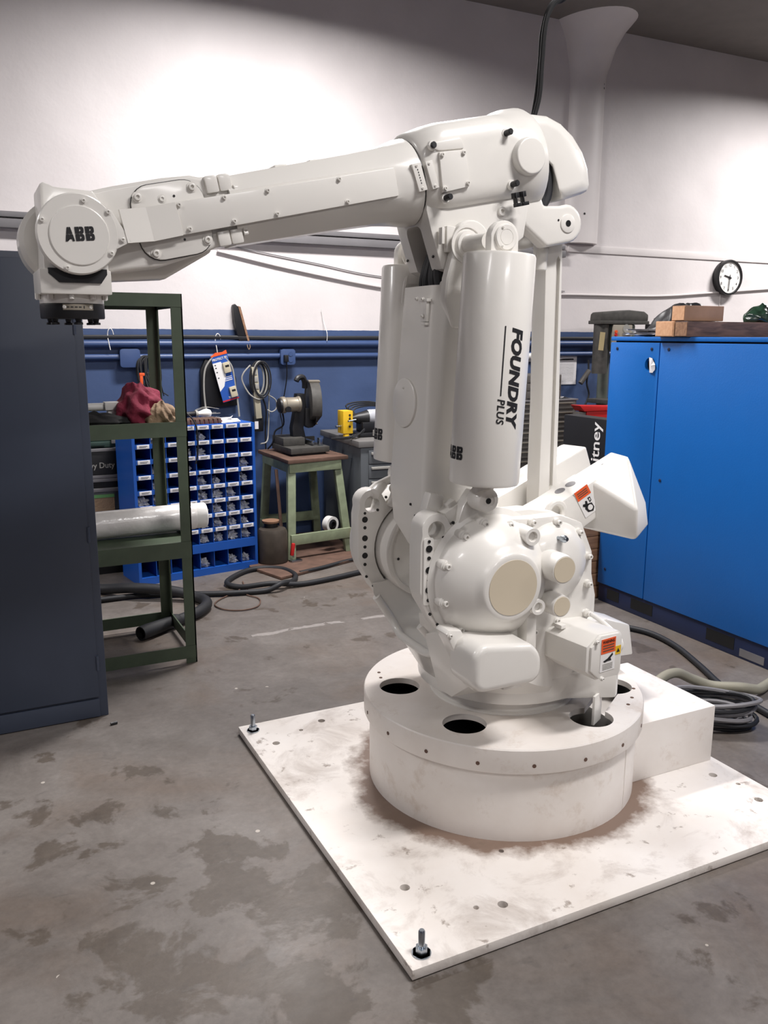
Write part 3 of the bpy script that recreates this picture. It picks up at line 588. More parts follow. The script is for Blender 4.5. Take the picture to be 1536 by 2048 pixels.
# balancers
def balancer(yc, name):
    top, bot = Vector((-0.2525, yc, 1.712)), Vector((-0.2825, yc, 1.098)); ax = (top-bot).normalized(); L = (top-bot).length
    R_ = 0.097
    c = part('balancer', MB().lathe([(R_-0.012, 0), (R_-0.002, 0.003), (R_, 0.01), (R_, L-0.008), (R_-0.003, L-0.001), (R_-0.009, L), (R_-0.014, L-0.004)], bot, ax, 64), M_ROBOT, rob, smooth=50, label=name)
    s = -1 if yc < 0 else 1
    part('clevis', MB().prism([(-0.303, 1.69), (-0.303, 1.75)]+arc(-0.26, 1.752, 0.043, 178, 2, 12)+[(-0.217, 1.75), (-0.217, 1.69)], yc-0.035 if s < 0 else yc+0.005, yc-0.005 if s < 0 else yc+0.035), M_ROBOT, c, 0.005)
    part('pin_cap', MB().lathe([(0.033, 0), (0.033, 0.006), (0.031, 0.008), (0.020, 0.008), (0.0195, 0.0065), (0.019, 0.008)], (-0.26, yc+s*0.035, 1.752), (0, s, 0), 28), M_ROBOT, c)
    for a in (-120, 120): bolt(c, (-0.26+0.027*math.cos(math.radians(a)), yc+s*0.043, 1.752+0.027*math.sin(math.radians(a))), (0, s, 0), r=0.003, h=0.003)
    def wrap(bm, phi0, z0, flip):
        """lay flat lettering (x along, y up) on the cylinder; flip = reading downwards"""
        for p in range(1, 12):
            g = bm.verts[:]+bm.edges[:]+bm.faces[:]
            bmesh.ops.bisect_plane(bm, geom=g, plane_co=(0, p*0.006, 0) if flip else (p*0.008, 0, 0), plane_no=(0, 1, 0) if flip else (1, 0, 0))
        for v in bm.verts:
            x, y, h = v.co
            along, round_ = ((-x, y) if flip else (y, x))
            z = z0+along; ph = math.radians(phi0)+round_/R_
            f = (z-bot.z)/(top.z-bot.z); cx = bot.x+(top.x-bot.x)*f
            v.co = (cx+(R_+0.0006+h)*math.cos(ph), yc+(R_+0.0006+h)*math.sin(ph), z)
        mb = MB(); mb.bm.free(); mb.bm = bm; return mb
    bm = abb_bm(0.081, 0.036); part('lettering', wrap(bm, 150, 1.172, False), M_INK, c, label='black ABB lettering')
    if s < 0:
        bm = text_mesh('FOUNDRY', 0.05, 0.0003, shear=0.22, bold=0.05, spacing=1.04); sx = 0.266/max(v.co.x for v in bm.verts); sy = 0.0365/max(v.co.y for v in bm.verts)
        for v in bm.verts: v.co.x *= sx; v.co.y *= sy
        part('lettering', wrap(bm, -95, 1.522, True), M_INK, c, label='black FOUNDRY lettering')
        bm = text_mesh('PLUS', 0.03, 0.0003, shear=0.2, bold=0.022, spacing=1.1); sx = 0.067/max(v.co.x for v in bm.verts); sy = 0.021/max(v.co.y for v in bm.verts)
        for v in bm.verts: v.co.x *= sx; v.co.y *= sy
        part('lettering', wrap(bm, -111, 1.338, True), M_INK, c, label='black PLUS lettering')
        bm = bmesh.new(); v = [bm.verts.new(p) for p in ((0, 0, 0), (0.18, 0, 0), (0.18, 0.0035, 0), (0, 0.0035, 0))]; bm.faces.new(v)
        part('underline', wrap(bm, -107.5, 1.526, True), M_INK, c)
    return c
def abb_bm(wd, ht):
    """ABB as solid letters parted by a white cross"""
    bm = bmesh.new(); lw = wd/3.12
    A_ = [[(0.02, 0), (0.26, 0), (0.31, 0.16), (0.49, 0.16), (0.49, 0.488), (0.155, 0.488)], [(0.17, 0.512), (0.49, 0.512), (0.49, 1), (0.33, 1)]]
    A_ += [[(1-x, y) for x, y in p][::-1] for p in A_]
    def half(y0, y1):
        h = y1-y0
        return [(0.512, y0), (0.80, y0), (0.91, y0+0.10*h), (0.96, y0+0.32*h), (0.96, y0+0.68*h), (0.91, y0+0.90*h), (0.80, y1), (0.512, y1), (0.512, y0+0.66*h), (0.66, y0+0.63*h), (0.66, y0+0.40*h), (0.512, y0+0.37*h)]
    B_ = [[(0.04, 0), (0.488, 0), (0.488, 0.488), (0.04, 0.488)], [(0.04, 0.512), (0.488, 0.512), (0.488, 1), (0.04, 1)], half(0, 0.488), half(0.512, 1)]
    for k, L in enumerate((A_, B_, B_)):
        for p in L:
            vs = [bm.verts.new(((x+k*1.06)*lw, y*ht, 0.0004)) for x, y in p]; bm.faces.new(vs)
    bmesh.ops.triangulate(bm, faces=bm.faces[:])
    return bm
balancer(-0.29, 'near white gas cylinder with black FOUNDRY PLUS lettering')
balancer(0.20, 'far white gas cylinder half hidden by the arm')
# parallel rod
def rsec(z, x0, x1, y0=-0.035, y1=0.035): return [(x0, y0, z), (x1, y0, z), (x1, y1, z), (x0, y1, z)]
rod = part('parallel_rod', MB().loft([rsec(0.87, 0.105, 0.20), rsec(0.98, 0.098, 0.178), rsec(1.06, 0.098, 0.168), rsec(1.3, 0.098, 0.165), rsec(1.74, 0.088, 0.152), rsec(1.86, 0.088, 0.148)]), M_ROBOT, rob, 0.006)
boolean(rod, [MB().prism([(0.138, 1.0), (0.152, 1.02), (0.143, 1.735), (0.1355, 1.745), (0.128, 1.73)], -0.06, -0.022)])
part('bush', MB().cyl((0.075, -0.03, 1.765), (0.071, -0.03, 1.70), 0.020), M_ROBOT, rod, 0.003)
# counterweight fork
def prong(y0, y1, s):
    arm = part('counterweight_arm', MB().prism([(-0.12, 0.93), (0.047, 0.995), (0.20, 1.065), (0.24, 0.955), (0.145, 0.905), (0.10, 0.80), (-0.1, 0.78)], y0, y1), M_ROBOT, rob, 0.01)
    ya, yb, yc, yd = (-0.085, -0.19, -0.25, -0.30) if s < 0 else (0.055, 0.16, 0.22, 0.27)
    T = 0.0 if s < 0 else 0.012
    pts = [(0.349+T, ya, 1.128), (0.328+T, yb, 1.127), (0.179, yb-s*-0.01 if s < 0 else yb+0.01, 1.053), (0.155, ya, 1.04), (0.375, yc, 0.909), (0.358, yc, 0.984), (0.308, yc+s*0.02, 0.87), (0.277, yd, 0.976), (0.212, yb+s*0.02, 0.897), (0.232, yb+s*0.013, 0.957),
           (0.43, ya, 0.95), (0.42, ya, 0.90), (0.36, ya, 0.855), (0.2, ya, 0.89)]
    cw = part('counterweight', MB().hull(pts), M_ROBOT, arm, 0.01, seg=3, smooth=40)
    for k, (x, z) in enumerate(((0.105, 1.0215), (0.145, 1.0397))):
        if s < 0: hole(arm, (x, -0.135, z+0.0005), 0.017, (-0.42, 0, 0.91), m=M_GREYRAIL)
    hole(cw, (0.27, (ya+yb)/2, 1.0955), 0.0045, (-0.42, 0, 0.9))
    return arm
na = prong(-0.20, -0.085, -1)
prong(0.055, 0.17, 1)
Mw = frame((0.106, -0.2015, 1.026), (0.052, 0, 0.028), (0.052, 0, -0.082))   # x along the arm, y down the label
Mw = Matrix(((0.88, 0, 0.54, 0.106), (0, 1, 0, -0.201), (0.475, 0, -0.84, 1.024), (0, 0, 0, 1)))
def lab(x0, x1, z0, z1, y, m, nm='label_field', parent=None): return part(nm, MB(Mw).box(x0, x1, -y-0.0007, -y, z0, z1), m, parent or na)
lab(0.0, 0.057, 0.0, 0.098, 0.0, M_WHITE, 'warning_label'); lab(0.001, 0.056, 0.001, 0.034, 0.0008, M_ORANGE, 'orange_field')
for k in range(3): lab(0.008, 0.048, 0.009+0.007*k, 0.012+0.007*k, 0.0016, M_RUST, 'text_line')
mb = MB(Mw)
mb.prism([(0.012, 0.07), (0.018, 0.06), (0.03, 0.06), (0.043, 0.064), (0.045, 0.082), (0.036, 0.092), (0.018, 0.086)], -0.0016, -0.0008)
mb.prism([(0.008, 0.058), (0.012, 0.052), (0.02, 0.055), (0.024, 0.046), (0.03, 0.049), (0.028, 0.06), (0.014, 0.064)], -0.0016, -0.0008)
mb.prism([(0.036, 0.042), (0.046, 0.042), (0.046, 0.056), (0.038, 0.06)], -0.0016, -0.0008)
part('pictogram', mb, M_INK, na)
part('pictogram', MB(Mw).lathe([(0.0095, 0), (0.0095, 0.0008)], (0.031, -0.0016, 0.075), (0, -1, 0), 16).prism([(0.039, 0.046), (0.043, 0.046), (0.043, 0.053), (0.039, 0.054)], -0.0024, -0.0016), M_WHITE, na)
# ---- upper arm, in its own frame: u along the arm to the rear, y across, v upwards
TA = math.radians(12.3)
MA = Matrix(((math.cos(TA), 0, -math.sin(TA), -1.308), (0, 1, 0, 0), (math.sin(TA), 0, math.cos(TA), 1.722), (0, 0, 0, 1)))
DU, DV = Vector((math.cos(TA), 0, math.sin(TA))), Vector((-math.sin(TA), 0, math.cos(TA)))
def A(u, y, v): return MA @ Vector((u, y, v))
def ring(u, hw, hv, p=2.6, n=40, cv=0.0, cy=0.0):
    """superellipse cross-section of the arm"""
    r = []
    for i in range(n):
        a = 2*PI*i/n; c, s = math.cos(a), math.sin(a)
        r.append((u, cy+hw*math.copysign(abs(c)**(2/p), c), cv+hv*math.copysign(abs(s)**(2/p), s)))
    return r
def oct_ring(u, hw, hv, f, g):
    """eight-sided section with flat sides of half height f and flat top of half width g"""
    return [(u, -hw, -f), (u, -g, -hv), (u, g, -hv), (u, hw, -f), (u, hw, f), (u, g, hv), (u, -g, hv), (u, -hw, f)]
def blend(u, k, hw, hv, f, g, R_, n=40):
    o8 = oct_ring(u, hw, hv, f, g); out_ = []
    for j in range(8):
        p, q = Vector(o8[j]), Vector(o8[(j+1) % 8])
        for i in range(n//8):
            x = p.lerp(q, i/(n//8)); d = Vector((0, x.y, x.z)); L = d.length; r = L*(1-k)+R_*k
            out_.append((u, d.y/L*r, d.z/L*r))
    return out_
fa = part('forearm_tube', MB(MA).loft([blend(0.40, 0, 0.095, 0.083, 0.043, 0.05, 0.1), blend(0.60, 0, 0.096, 0.088, 0.043, 0.05, 0.1), blend(0.76, 0.0, 0.098, 0.092, 0.042, 0.05, 0.1), blend(0.83, 0.25, 0.1, 0.096, 0.042, 0.05, 0.104), blend(0.88, 0.65, 0.104, 0.10, 0.042, 0.05, 0.112), blend(0.915, 1, 0.1, 0.1, 0.04, 0.05, 0.116), blend(0.94, 1, 0.1, 0.1, 0.04, 0.05, 0.117)]), M_ROBOT, rob, smooth=24)
part('joint_gap', MB(MA).lathe([(0.1155, 0.9395), (0.1155, 0.944)], (0, 0, 0), (1, 0, 0), 48), M_DSTEEL, fa)
sc_ = part('strip_cover', MB(MA).prism([(0.255, -0.040), (0.86, -0.036), (0.86, 0.036), (0.255, 0.036)], -0.107, -0.095), M_ROBOT, fa, 0.002)
part('bent_panel', MB(MA).prism([(0.184, -0.043), (0.256, -0.041), (0.256, 0.036), (0.184, 0.035)], -0.112, -0.098).loft([[(0.118, -0.131, -0.038), (0.118, -0.131, 0.038), (0.118, -0.118, 0.038), (0.118, -0.118, -0.038)], [(0.184, -0.112, -0.043), (0.184, -0.112, 0.035), (0.184, -0.098, 0.035), (0.184, -0.098, -0.043)]]), M_ROBOT, fa, smooth=5, weld=False)
for u in (0.27, 0.385, 0.50, 0.70):
    for v in (-0.029, 0.029): bolt(sc_, A(u+(0.006 if v < 0 else -0.006), -0.107, v), r=0.0048, h=0.007)
# wrist casting (yoke) around the strip cover
yo_out = [(-0.02, -0.075), (0.075, -0.094), (0.195, -0.102), (0.30, -0.09), (0.345, -0.080), (0.40, -0.078), (0.415, -0.07), (0.415, 0.07), (0.40, 0.083), (0.335, 0.088), (0.315, 0.095), (0.244, 0.098), (0.127, 0.096), (0.06, 0.092), (-0.02, 0.075)]
yo = part('wrist_casting', MB(MA).prism(yo_out, -0.082, 0.10), M_ROBOT, fa, 0.014, seg=3, smooth=40)
pn = rrect(0.155, 0.335, -0.088, 0.086, 0.05, 6)
part('panel_gasket', MB(MA).prism([(0.245+(u-0.245)*1.015, v*1.02) for u, v in pn], -0.0855, -0.08), M_DSTEEL, yo)
pc = part('cover_panel', MB(MA).prism(pn, -0.091, -0.08), M_ROBOT, yo, 0.003)
for u, v in ((0.175, 0.062), (0.31, 0.066), (0.185, -0.07), (0.318, -0.06)): bolt(pc, A(u, -0.091, v), r=0.0085, h=0.007)
bolt(pc, A(0.232, -0.091, 0.05), r=0.007, h=0.004); hole(pc, A(0.262, -0.0912, 0.052), 0.003); hole(pc, A(0.262, -0.0912, -0.05), 0.003)
for v0, v1 in ((0.045, 0.086), (-0.082, -0.045)):      # joint lugs between wrist casting and tube
    for u0, u1, y in ((0.345, 0.378, -0.093), (0.38, 0.412, -0.090)):
        part('joint_lug', MB(MA).box(u0, u1, y, -0.05, v0, v1), M_ROBOT, yo, 0.006)
for v in (-0.06, -0.047, 0.05): bolt(yo, A(0.415, -0.085, v), (1, 0, 0.2), r=0.005, h=0.012)
for u in (0.56, 0.66):      # small pads on top of the tube
    part('raised_pad', MB(MA).box(u, u+0.035, -0.02, 0.03, 0.086, 0.096), M_ROBOT, fa, 0.003)
# disc covers of the wrist
dc = part('wrist_disc', MB(MA).lathe([(0.083, 0), (0.090, 0.008), (0.090, 0.026), (0.087, 0.03)], (0.014, -0.10, 0), (0, -1, 0), 64), M_ROBOT, fa, smooth=40)
part('disc_tab', MB(MA).prism([(0.05, -0.058), (0.128, -0.036), (0.10, 0.04), (0.055, 0.055)], -0.1295, -0.105), M_ROBOT, dc, 0.002)
part('disc_face', MB(MA).lathe([(0.0665, 0), (0.066, 0.002), (0.064, 0.003)], (0.016, -0.1298, -0.004), (0, -1, 0), 64), M_ROBOT, dc, smooth=20)
for u, v in ((-0.054, 0.042), (0.045, 0.068), (0.092, 0.036), (0.108, -0.029), (0.075, -0.054), (-0.03, -0.068)): bolt(dc, A(u, -0.13, v), r=0.0052, h=0.005)
bm = abb_bm(0.066, 0.031)
bm.transform(Matrix.Translation(A(-0.018, -0.1335, -0.012)) @ Matrix.Rotation(-math.radians(5), 4, 'Y') @ Matrix.Rotation(PI/2, 4, 'X'))
mb = MB(); mb.bm.free(); mb.bm = bm; part('lettering', mb, M_INK, dc, label='black ABB lettering')
part('wrist_drum', MB(MA).lathe([(0.09, 0), (0.101, 0.01), (0.101, 0.09), (0.09, 0.105)], (0.0, 0.05, 0), (0, 1, 0), 56), M_ROBOT, fa, smooth=40)
part('wrist_casting', MB(MA).prism([(-0.02, -0.06), (0.05, -0.105), (0.22, -0.13), (0.36, -0.085), (0.36, 0.06), (0.22, 0.09), (0.0, 0.08)], 0.02, 0.13), M_ROBOT, fa, 0.02, seg=3, smooth=40)
# tilt housing hanging straight down with the tool flange
th = part('tilt_housing', MB().prism([(-1.370, 1.642), (-1.226, 1.642), (-1.226, 1.79), (-1.252, 1.826), (-1.335, 1.829), (-1.358, 1.838), (-1.366, 1.834)], -0.095, 0.075), M_ROBOT, fa, 0.008)
part('rubber_band', MB().prism([(-1.362, 1.650), (-1.232, 1.650), (-1.232, 1.638), (-1.246, 1.618), (-1.340, 1.618), (-1.362, 1.638)], -0.106, -0.09), M_RUBBER, th, label='black rubber band under the wrist disc')
part('flange_block', MB().box(-1.381, -1.222, -0.102, 0.082, 1.592, 1.648), M_ROBOT, th, 0.004)
fl = part('tool_flange', MB().lathe([(0.074, 1.572), (0.074, 1.594)], (-1.304, -0.01, 0), (0, 0, 1), 48), M_ROBOT, fa, 0.002)
for i in range(10):
    a = 2*PI*i/10+0.2; part('flange_bolt', MB().lathe([(0.0065, 1.582), (0.0065, 1.595)], (-1.304+0.08*math.cos(a), -0.01+0.08*math.sin(a), 0), (0, 0, 1), 8), M_ROBOT, fl)
part('black_disc', MB().lathe([(0.073, 1.537), (0.0745, 1.54), (0.0745, 1.57), (0.073, 1.572)], (-1.304, -0.01, 0), (0, 0, 1), 48), M_BLACK, fl, label='black tool changer disc')
pl_ = []
for z in (1.5565, 1.5705): pl_.append([(-1.304+r*math.cos(a), -0.01+r*math.sin(a), z) for r, aa in ((0.0752, 1), (0.0742, -1)) for a in ([math.radians(-113+5*i) for i in range(12)][::aa])])
part('scale_plate', MB().loft(pl_), M_ALU, fl, label='small engraved metal scale plate')
for i, a in enumerate((-104, -97, -90, -83, -76)):
    ar = math.radians(a); part('engraving', MB(Matrix.Translation((-1.304+0.0755*math.cos(ar), -0.01+0.0755*math.sin(ar), 1.5635)) @ Matrix.Rotation(ar+PI/2, 4, 'Z')).cbox((0, 0, 0), (0.006 if i != 4 else 0.002, 0.0006, 0.0022 if i != 4 else 0.006)), M_INK, fl)
for a in (-110, -63): bolt(fl, (-1.304+0.0752*math.cos(math.radians(a)), -0.01+0.0752*math.sin(math.radians(a)), 1.5635), (math.cos(math.radians(a)), math.sin(math.radians(a)), 0), r=0.003, h=0.002)
for i in range(6):
    a = 2*PI*i/6+0.62; part('stud', MB().lathe([(0.0105, 1.523), (0.0105, 1.528), (0.006, 1.529), (0.008, 1.538)], (-1.304+0.055*math.cos(a), -0.01+0.055*math.sin(a), 0), (0, 0, 1), 10), M_BLACK, fl)
# arm housing
ah = part('arm_housing', MB(MA).loft([ring(0.945, 0.117, 0.117, 2.0), ring(0.955, 0.124, 0.125, 2.2, cv=0.004), ring(0.985, 0.13, 0.119, 3.4, cv=0.016), ring(1.02, 0.13, 0.119, 4.5, cv=0.019), ring(1.195, 0.13, 0.121, 4.5, cv=0.018), ring(1.225, 0.131, 0.125, 3.6, cv=0.015), ring(1.245, 0.137, 0.134, 2.6, cv=0.01), ring(1.262, 0.147, 0.147, 2.1, cv=0.004), ring(1.285, 0.152, 0.152, 2.0, cv=0.003), ring(1.328, 0.152, 0.152, 2.0, cv=0.003), ring(1.338, 0.147, 0.147, 2.0, cv=0.003)]), M_ROBOT, rob, smooth=45)
sp = part('cover_plate', MB(MA).prism([(0.988, 0.054), (1.071, 0.050), (1.068, -0.045), (0.98, -0.049)], -0.137, -0.125), M_ROBOT, ah, 0.002)
part('raised_pad', MB(MA).prism([(0.972, 0.080), (1.06, 0.083), (1.069, 0.076), (1.07, 0.054), (0.99, 0.058), (0.972, 0.065)], -0.134, -0.115), M_ROBOT, ah, 0.004)
for u, v in ((0.995, 0.046), (1.063, 0.043), (1.062, -0.036), (0.988, -0.040)): bolt(sp, A(u, -0.137, v), r=0.0052, h=0.007)
for u, v, y in ((0.975, 0.074, -0.134), (0.99, -0.064, -0.132), (1.215, 0.076, -0.132), (1.212, -0.060, -0.134)):
    part('rubber_plug', MB(MA).lathe([(0.014, -0.008), (0.0125, 0.0)], (u, y+0.002, v), (0.1, -1, 0.05), 16), M_ROBOT, ah)
    part('rubber_plug', MB(MA).lathe([(0.0085, -0.006), (0.0085, 0.02 if u > 0.98 else 0.004), (0.007, 0.022 if u > 0.98 else 0.005)], (u, y, v), (0.1, -1, 0.05), 14), M_BLACK, ah, label='black rubber plug')
part('boss', MB(MA).lathe([(0.055, -0.07), (0.052, 0.0), (0.049, 0.008), (0.046, 0.010)], (1.275, -0.145, 0.006), (0, -1, 0), 40), M_ROBOT, ah, 0.002, smooth=40)
for du in (0, 0.024):
    part('cable_clip', MB(MA).box(1.205+du, 1.223+du, -0.143, -0.128, -0.098, -0.083).box(1.208+du, 1.212+du, -0.147, -0.13, -0.118, -0.083).box(1.205+du, 1.226+du, -0.147, -0.132, -0.122, -0.112), M_BLACK, ah, 0.001, label='black cable clip')
for u0, u1, y in ((0.905, 0.935, -0.121), (0.942, 0.966, -0.131)):
    sp2 = part('sight_plate', MB(MA).prism([(u0+0.002, 0.036), (u1, 0.038), (u1+0.008, -0.034), (u0+0.012, -0.036)], y, y+0.012), M_ROBOT, ah, 0.001)
    for v in (0.03, -0.028): bolt(sp2, A((u0+u1)/2+(0 if v > 0 else 0.008), y, v), r=0.003, h=0.003)
for k in range(6): part('engraving', MB(MA).box(0.921+0.001*k, 0.9235+0.001*k, -0.1216, -0.1208, 0.018-0.007*k, 0.022-0.007*k), M_INK, ah)
bolt(ah, A(0.97, -0.118, -0.01), r=0.005)
# rear cable cover
mb = MB(MA); rr = []
for y, k in ((-0.075, 0.8), (-0.06, 0.97), (-0.03, 1.0), (0.06, 1.0), (0.085, 0.9)):
    rr.append([(1.33+(u-1.33)*k, y, v*k) for u, v in ((1.33, 0.135), (1.42, 0.118), (1.47, 0.09), (1.51, 0.05), (1.54, 0.0), (1.553, -0.05), (1.553, -0.10), (1.54, -0.118), (1.46, -0.126), (1.435, -0.124), (1.42, -0.03), (1.36, 0.03), (1.33, 0.03))])
part('cable_cover', mb.loft(rr), M_ROBOT, ah, 0.01, seg=3, smooth=40, label='hooked white cable cover at the rear of the arm')
for k, y in enumerate((-0.045, -0.01, 0.03)):
    part('hose', MB(MA).tube(cr([(1.40, y, 0.0), (1.40, y, -0.06), (1.385, y, -0.11), (1.34, y, -0.15)], 5), 0.018, 10), M_RUBBER, ah, label='black hose')
part('gap_shade_plate', MB(MA).box(1.33, 1.365, -0.07, 0.09, -0.135, 0.03).box(1.33, 1.44, 0.05, 0.07, -0.13, 0.03), M_RUBBER, ah)  # black plate added so the gap under the cable cover reads as shade
# bracket below the housing down to the elbow, and the rear lug fork
br = part('elbow_bracket', MB().prism([(-0.37, 1.84), (-0.352, 1.78), (-0.318, 1.685), (-0.265, 1.665), (-0.2, 1.675), (-0.13, 1.72), (-0.04, 1.785), (-0.02, 1.93), (-0.15, 1.92), (-0.37, 1.87)], -0.098, 0.10), M_ROBOT, rob, 0.008)
boolean(br, [MB(Matrix.Translation((-0.335, 0.0, 1.748)) @ Matrix.Rotation(math.radians(-17), 4, 'Y')).prism(rrect(-0.042, 0.045, -0.15, 0.062, 0.02), -0.1, 0.11, 'X')])
for y in (-0.075, 0.08):
    for z in (1.72, 1.80): hole(br, (-0.335-0.02*(z-1.72)/0.08, y, z), 0.004, (-1, 0, 0.28))
part('stop_tab', MB().box(-0.315, -0.285, -0.118, -0.1, 1.73, 1.80), M_ROBOT, br, 0.003)
part('stop_tab', MB().box(-0.335, -0.325, -0.125, -0.105, 1.75, 1.795), M_ROBOT, br, 0.003)
part('port', MB().lathe([(0.014, 0), (0.012, 0.008), (0.006, 0.008), (0.005, 0.002)], A(1.185, -0.098, -0.125), (0, -1, 0), 16), M_ROBOT, br)
lug_o = [(1.24, -0.095), (1.335, -0.10), (1.342, -0.132), (1.40, -0.14)]+[(1.417+0.056*math.cos(math.radians(a)), -0.195+0.056*math.sin(math.radians(a))) for a in range(80, -100, -15)]+[(1.33, -0.25), (1.262, -0.178), (1.245, -0.14)]
for y0, y1 in ((-0.095, -0.042), (0.042, 0.095)):
    lg = part('fork_lug', MB(MA).prism(lug_o, y0, y1), M_ROBOT, br, 0.012, seg=3, smooth=40)
    if y0 < 0:
        part('pin', MB(MA).lathe([(0.0265, -0.01), (0.0265, 0.003), (0.0255, 0.0035)], (1.417, y0, -0.195), (0, -1, 0), 28), M_ROBOT, br)
        hole(br, A(1.417, y0-0.0036, -0.195), 0.0095); hole(br, A(1.385, y0-0.0005, -0.18), 0.003)
part('pivot_pin', MB(MA).cyl((1.417, -0.05, -0.195), (1.417, 0.05, -0.195), 0.026), M_ROBOT, br)
# supply cable that drops from the ceiling behind the arm
cb2 = thing('supply_cable', 'pair of black cables hanging from the ceiling to the top of the robot', 'cable', (0.09, 0.07, 2.14))
part('cable', MB().tube(cr([(0.9, 0.1, 3.96), (0.55, 0.1, 3.2), (0.32, 0.07, 2.68), (0.20, 0.06, 2.53), (0.141, 0.055, 2.48), (0.113, 0.05, 2.42), (0.106, 0.05, 2.32), (0.101, 0.05, 2.22), (0.086, 0.06, 2.145)], 6), 0.0075, 8), M_DARK, cb2)
part('cable', MB().tube(cr([(0.92, 0.13, 3.96), (0.57, 0.12, 3.2), (0.34, 0.1, 2.70), (0.215, 0.08, 2.53), (0.15, 0.075, 2.49), (0.118, 0.07, 2.41), (0.113, 0.07, 2.32), (0.104, 0.07, 2.22), (0.092, 0.075, 2.14)], 6), 0.0075, 8), M_DARK, cb2)
# ------------------------------------------------------------------ left foreground: locker and olive shelf
t = thing('locker', 'tall dark slate steel locker at the left edge', 'locker', (-1.6, 1.3, 0))
part('body', MB().box(-2.062, -1.147, 1.083, 1.46, 0.0, 1.785), M_LOCKER, t, 0.004)
for x0, x1 in ((-2.03, -1.607), (-1.603, -1.180)):
    d = part('door', MB().box(x0, x1, 1.072, 1.084, 0.088, 1.762), M_LOCKER, t, 0.003)
    if x1 > -1.3:
        for z in (0.2, 0.72, 1.5): part('hinge', MB().cyl((-1.179, 1.073, z), (-1.179, 1.073, z+0.06), 0.006, seg=10), M_LOCKER, d)
    else: part('handle', MB().box(x1-0.06, x1-0.03, 1.055, 1.072, 0.95, 1.08), M_STEEL, d, 0.004)
part('plinth', MB().box(-2.03, -1.18, 1.074, 1.084, 0.004, 0.078), M_LOCKER, t, 0.002)

t = thing('steel_shelf', 'olive green angle-iron shelf rack beside the dark locker', 'shelf', (-1.2, 1.76, 0))
X0, X1, Y0, Y1, ZT = -1.75, -0.685, 1.49, 2.04, 1.672
def angle_post(x, y, sx, sy):
    return MB().box(min(x, x+sx*0.05), max(x, x+sx*0.05), min(y, y+sy*0.006), max(y, y+sy*0.006), 0.0, ZT).box(min(x, x+sx*0.006), max(x, x+sx*0.006), min(y, y+sy*0.05), max(y, y+sy*0.05), 0.0, ZT)
for x, y, sx, sy in ((X1, Y0, -1, 1), (X1, Y1, -1, -1), (X0, Y0, 1, 1), (X0, Y1, 1, -1)): part('post', angle_post(x, y, sx, sy), M_GREEN, t, weld=False)
for z, h in ((1.672, 0.055), (1.125, 0.065), (0.582, 0.075), (0.085, 0.06)):
    for y in (Y0, Y1): part('rail', MB().box(X0, X1-0.005, y-0.003 if y == Y0 else y-0.003, y+0.003, z-h, z), M_GREEN, t, weld=False)
    for x in (X0, X1-0.006): part('rail', MB().box(x, x+0.006, Y0, Y1, z-h, z), M_GREEN, t, weld=False)
for z in (1.672, 1.112, 0.57): part('shelf_board', MB().box(X0+0.004, X1-0.008, Y0+0.004, Y1-0.004, z-0.012, z), M_GREEN, t)

tag = props
def heap(name, pts, m, label, cat, seed=1, n=9, r=0.03):
    """crumpled cloth heap: a lumpy closed shell with sharp folds"""
    rnd = random.Random(seed); bm = bmesh.new(); bmesh.ops.create_icosphere(bm, subdivisions=5, radius=1)
    c = Vector(pts[0]); s = Vector(pts[1])
    dirs = [Vector((rnd.gauss(0, 1), rnd.gauss(0, 1), rnd.gauss(0, 0.6))).normalized() for _ in range(n)]
    ph = [(rnd.uniform(2, 5.5), rnd.uniform(0, 6.28), rnd.uniform(0.5, 1)) for _ in dirs]
    for v in bm.verts:
        p = v.co.copy(); d = 0.0
        for q, (f, a, am) in zip(dirs, ph): d += am*(1-abs(math.sin(f*p.dot(q)+a+1.3*math.sin(2.1*p.x+a))))
        d = (d/n-0.35)*1.1
        k = 1+d*0.85
        z = p.z
        flare = 1.0+0.35*max(0, -z)-0.55*max(0, z)**1.2
        v.co = Vector((c.x+s.x*p.x*k*flare, c.y+s.y*p.y*k*flare, max(c.z+s.z*z*k, c.z-s.z*0.55)))
    mb = MB(); mb.bm.free(); mb.bm = bm
    lo = min(v.co.z for v in bm.verts)
    for v in bm.verts: v.co.z += (c.z-s.z*0.55)-lo
    return part(name, mb, m, None, smooth=70, label=label, cat=cat)
heap('jacket', ((-0.84, 1.76, 1.175), (0.125, 0.15, 0.115)), M_MAROON, 'crumpled maroon jacket heaped on the upper olive shelf', 'clothing', 3)
heap('rag', ((-0.765, 1.64, 1.147), (0.075, 0.06, 0.065)), M_TAN, 'crumpled tan rag beside the maroon jacket on the shelf', 'rag', 5)
heap('net_bag', ((-1.06, 1.66, 1.132), (0.15, 0.08, 0.035)), M_DARK, 'dark netting lying under the white tube on the upper shelf', 'bag', 8)
t = thing('fluorescent_tube', 'white tube with a square end fitting on the upper olive shelf', 'tube', (-1.1, 1.78, 1.112))
part('tube', MB().cyl((-1.35, 1.78, 1.178), (-0.97, 1.78, 1.178), 0.018), M_WHITEPL, t)
part('tube_fitting', MB().cbox((-0.955, 1.78, 1.182), (0.075, 0.07, 0.035)).cbox((-0.955, 1.78, 1.139), (0.05, 0.05, 0.053)), M_WHITEPL, t, 0.003)
t = thing('film_roll', 'long roll of white wrapping film on the lower olive shelf', 'roll', (-1.0, 1.74, 0.57))
M_FILM = mat('stretch_film', (216, 212, 208), 0.22, var=0.1, scale=9, bump=0.25, bscale=30, spec=0.7)
part('film', MB().lathe([(0.062, 0), (0.064, 0.01), (0.064, 0.78), (0.062, 0.79)], (-1.40, 1.74, 0.635), (1, 0, 0.012), 40), M_FILM, t, smooth=50)
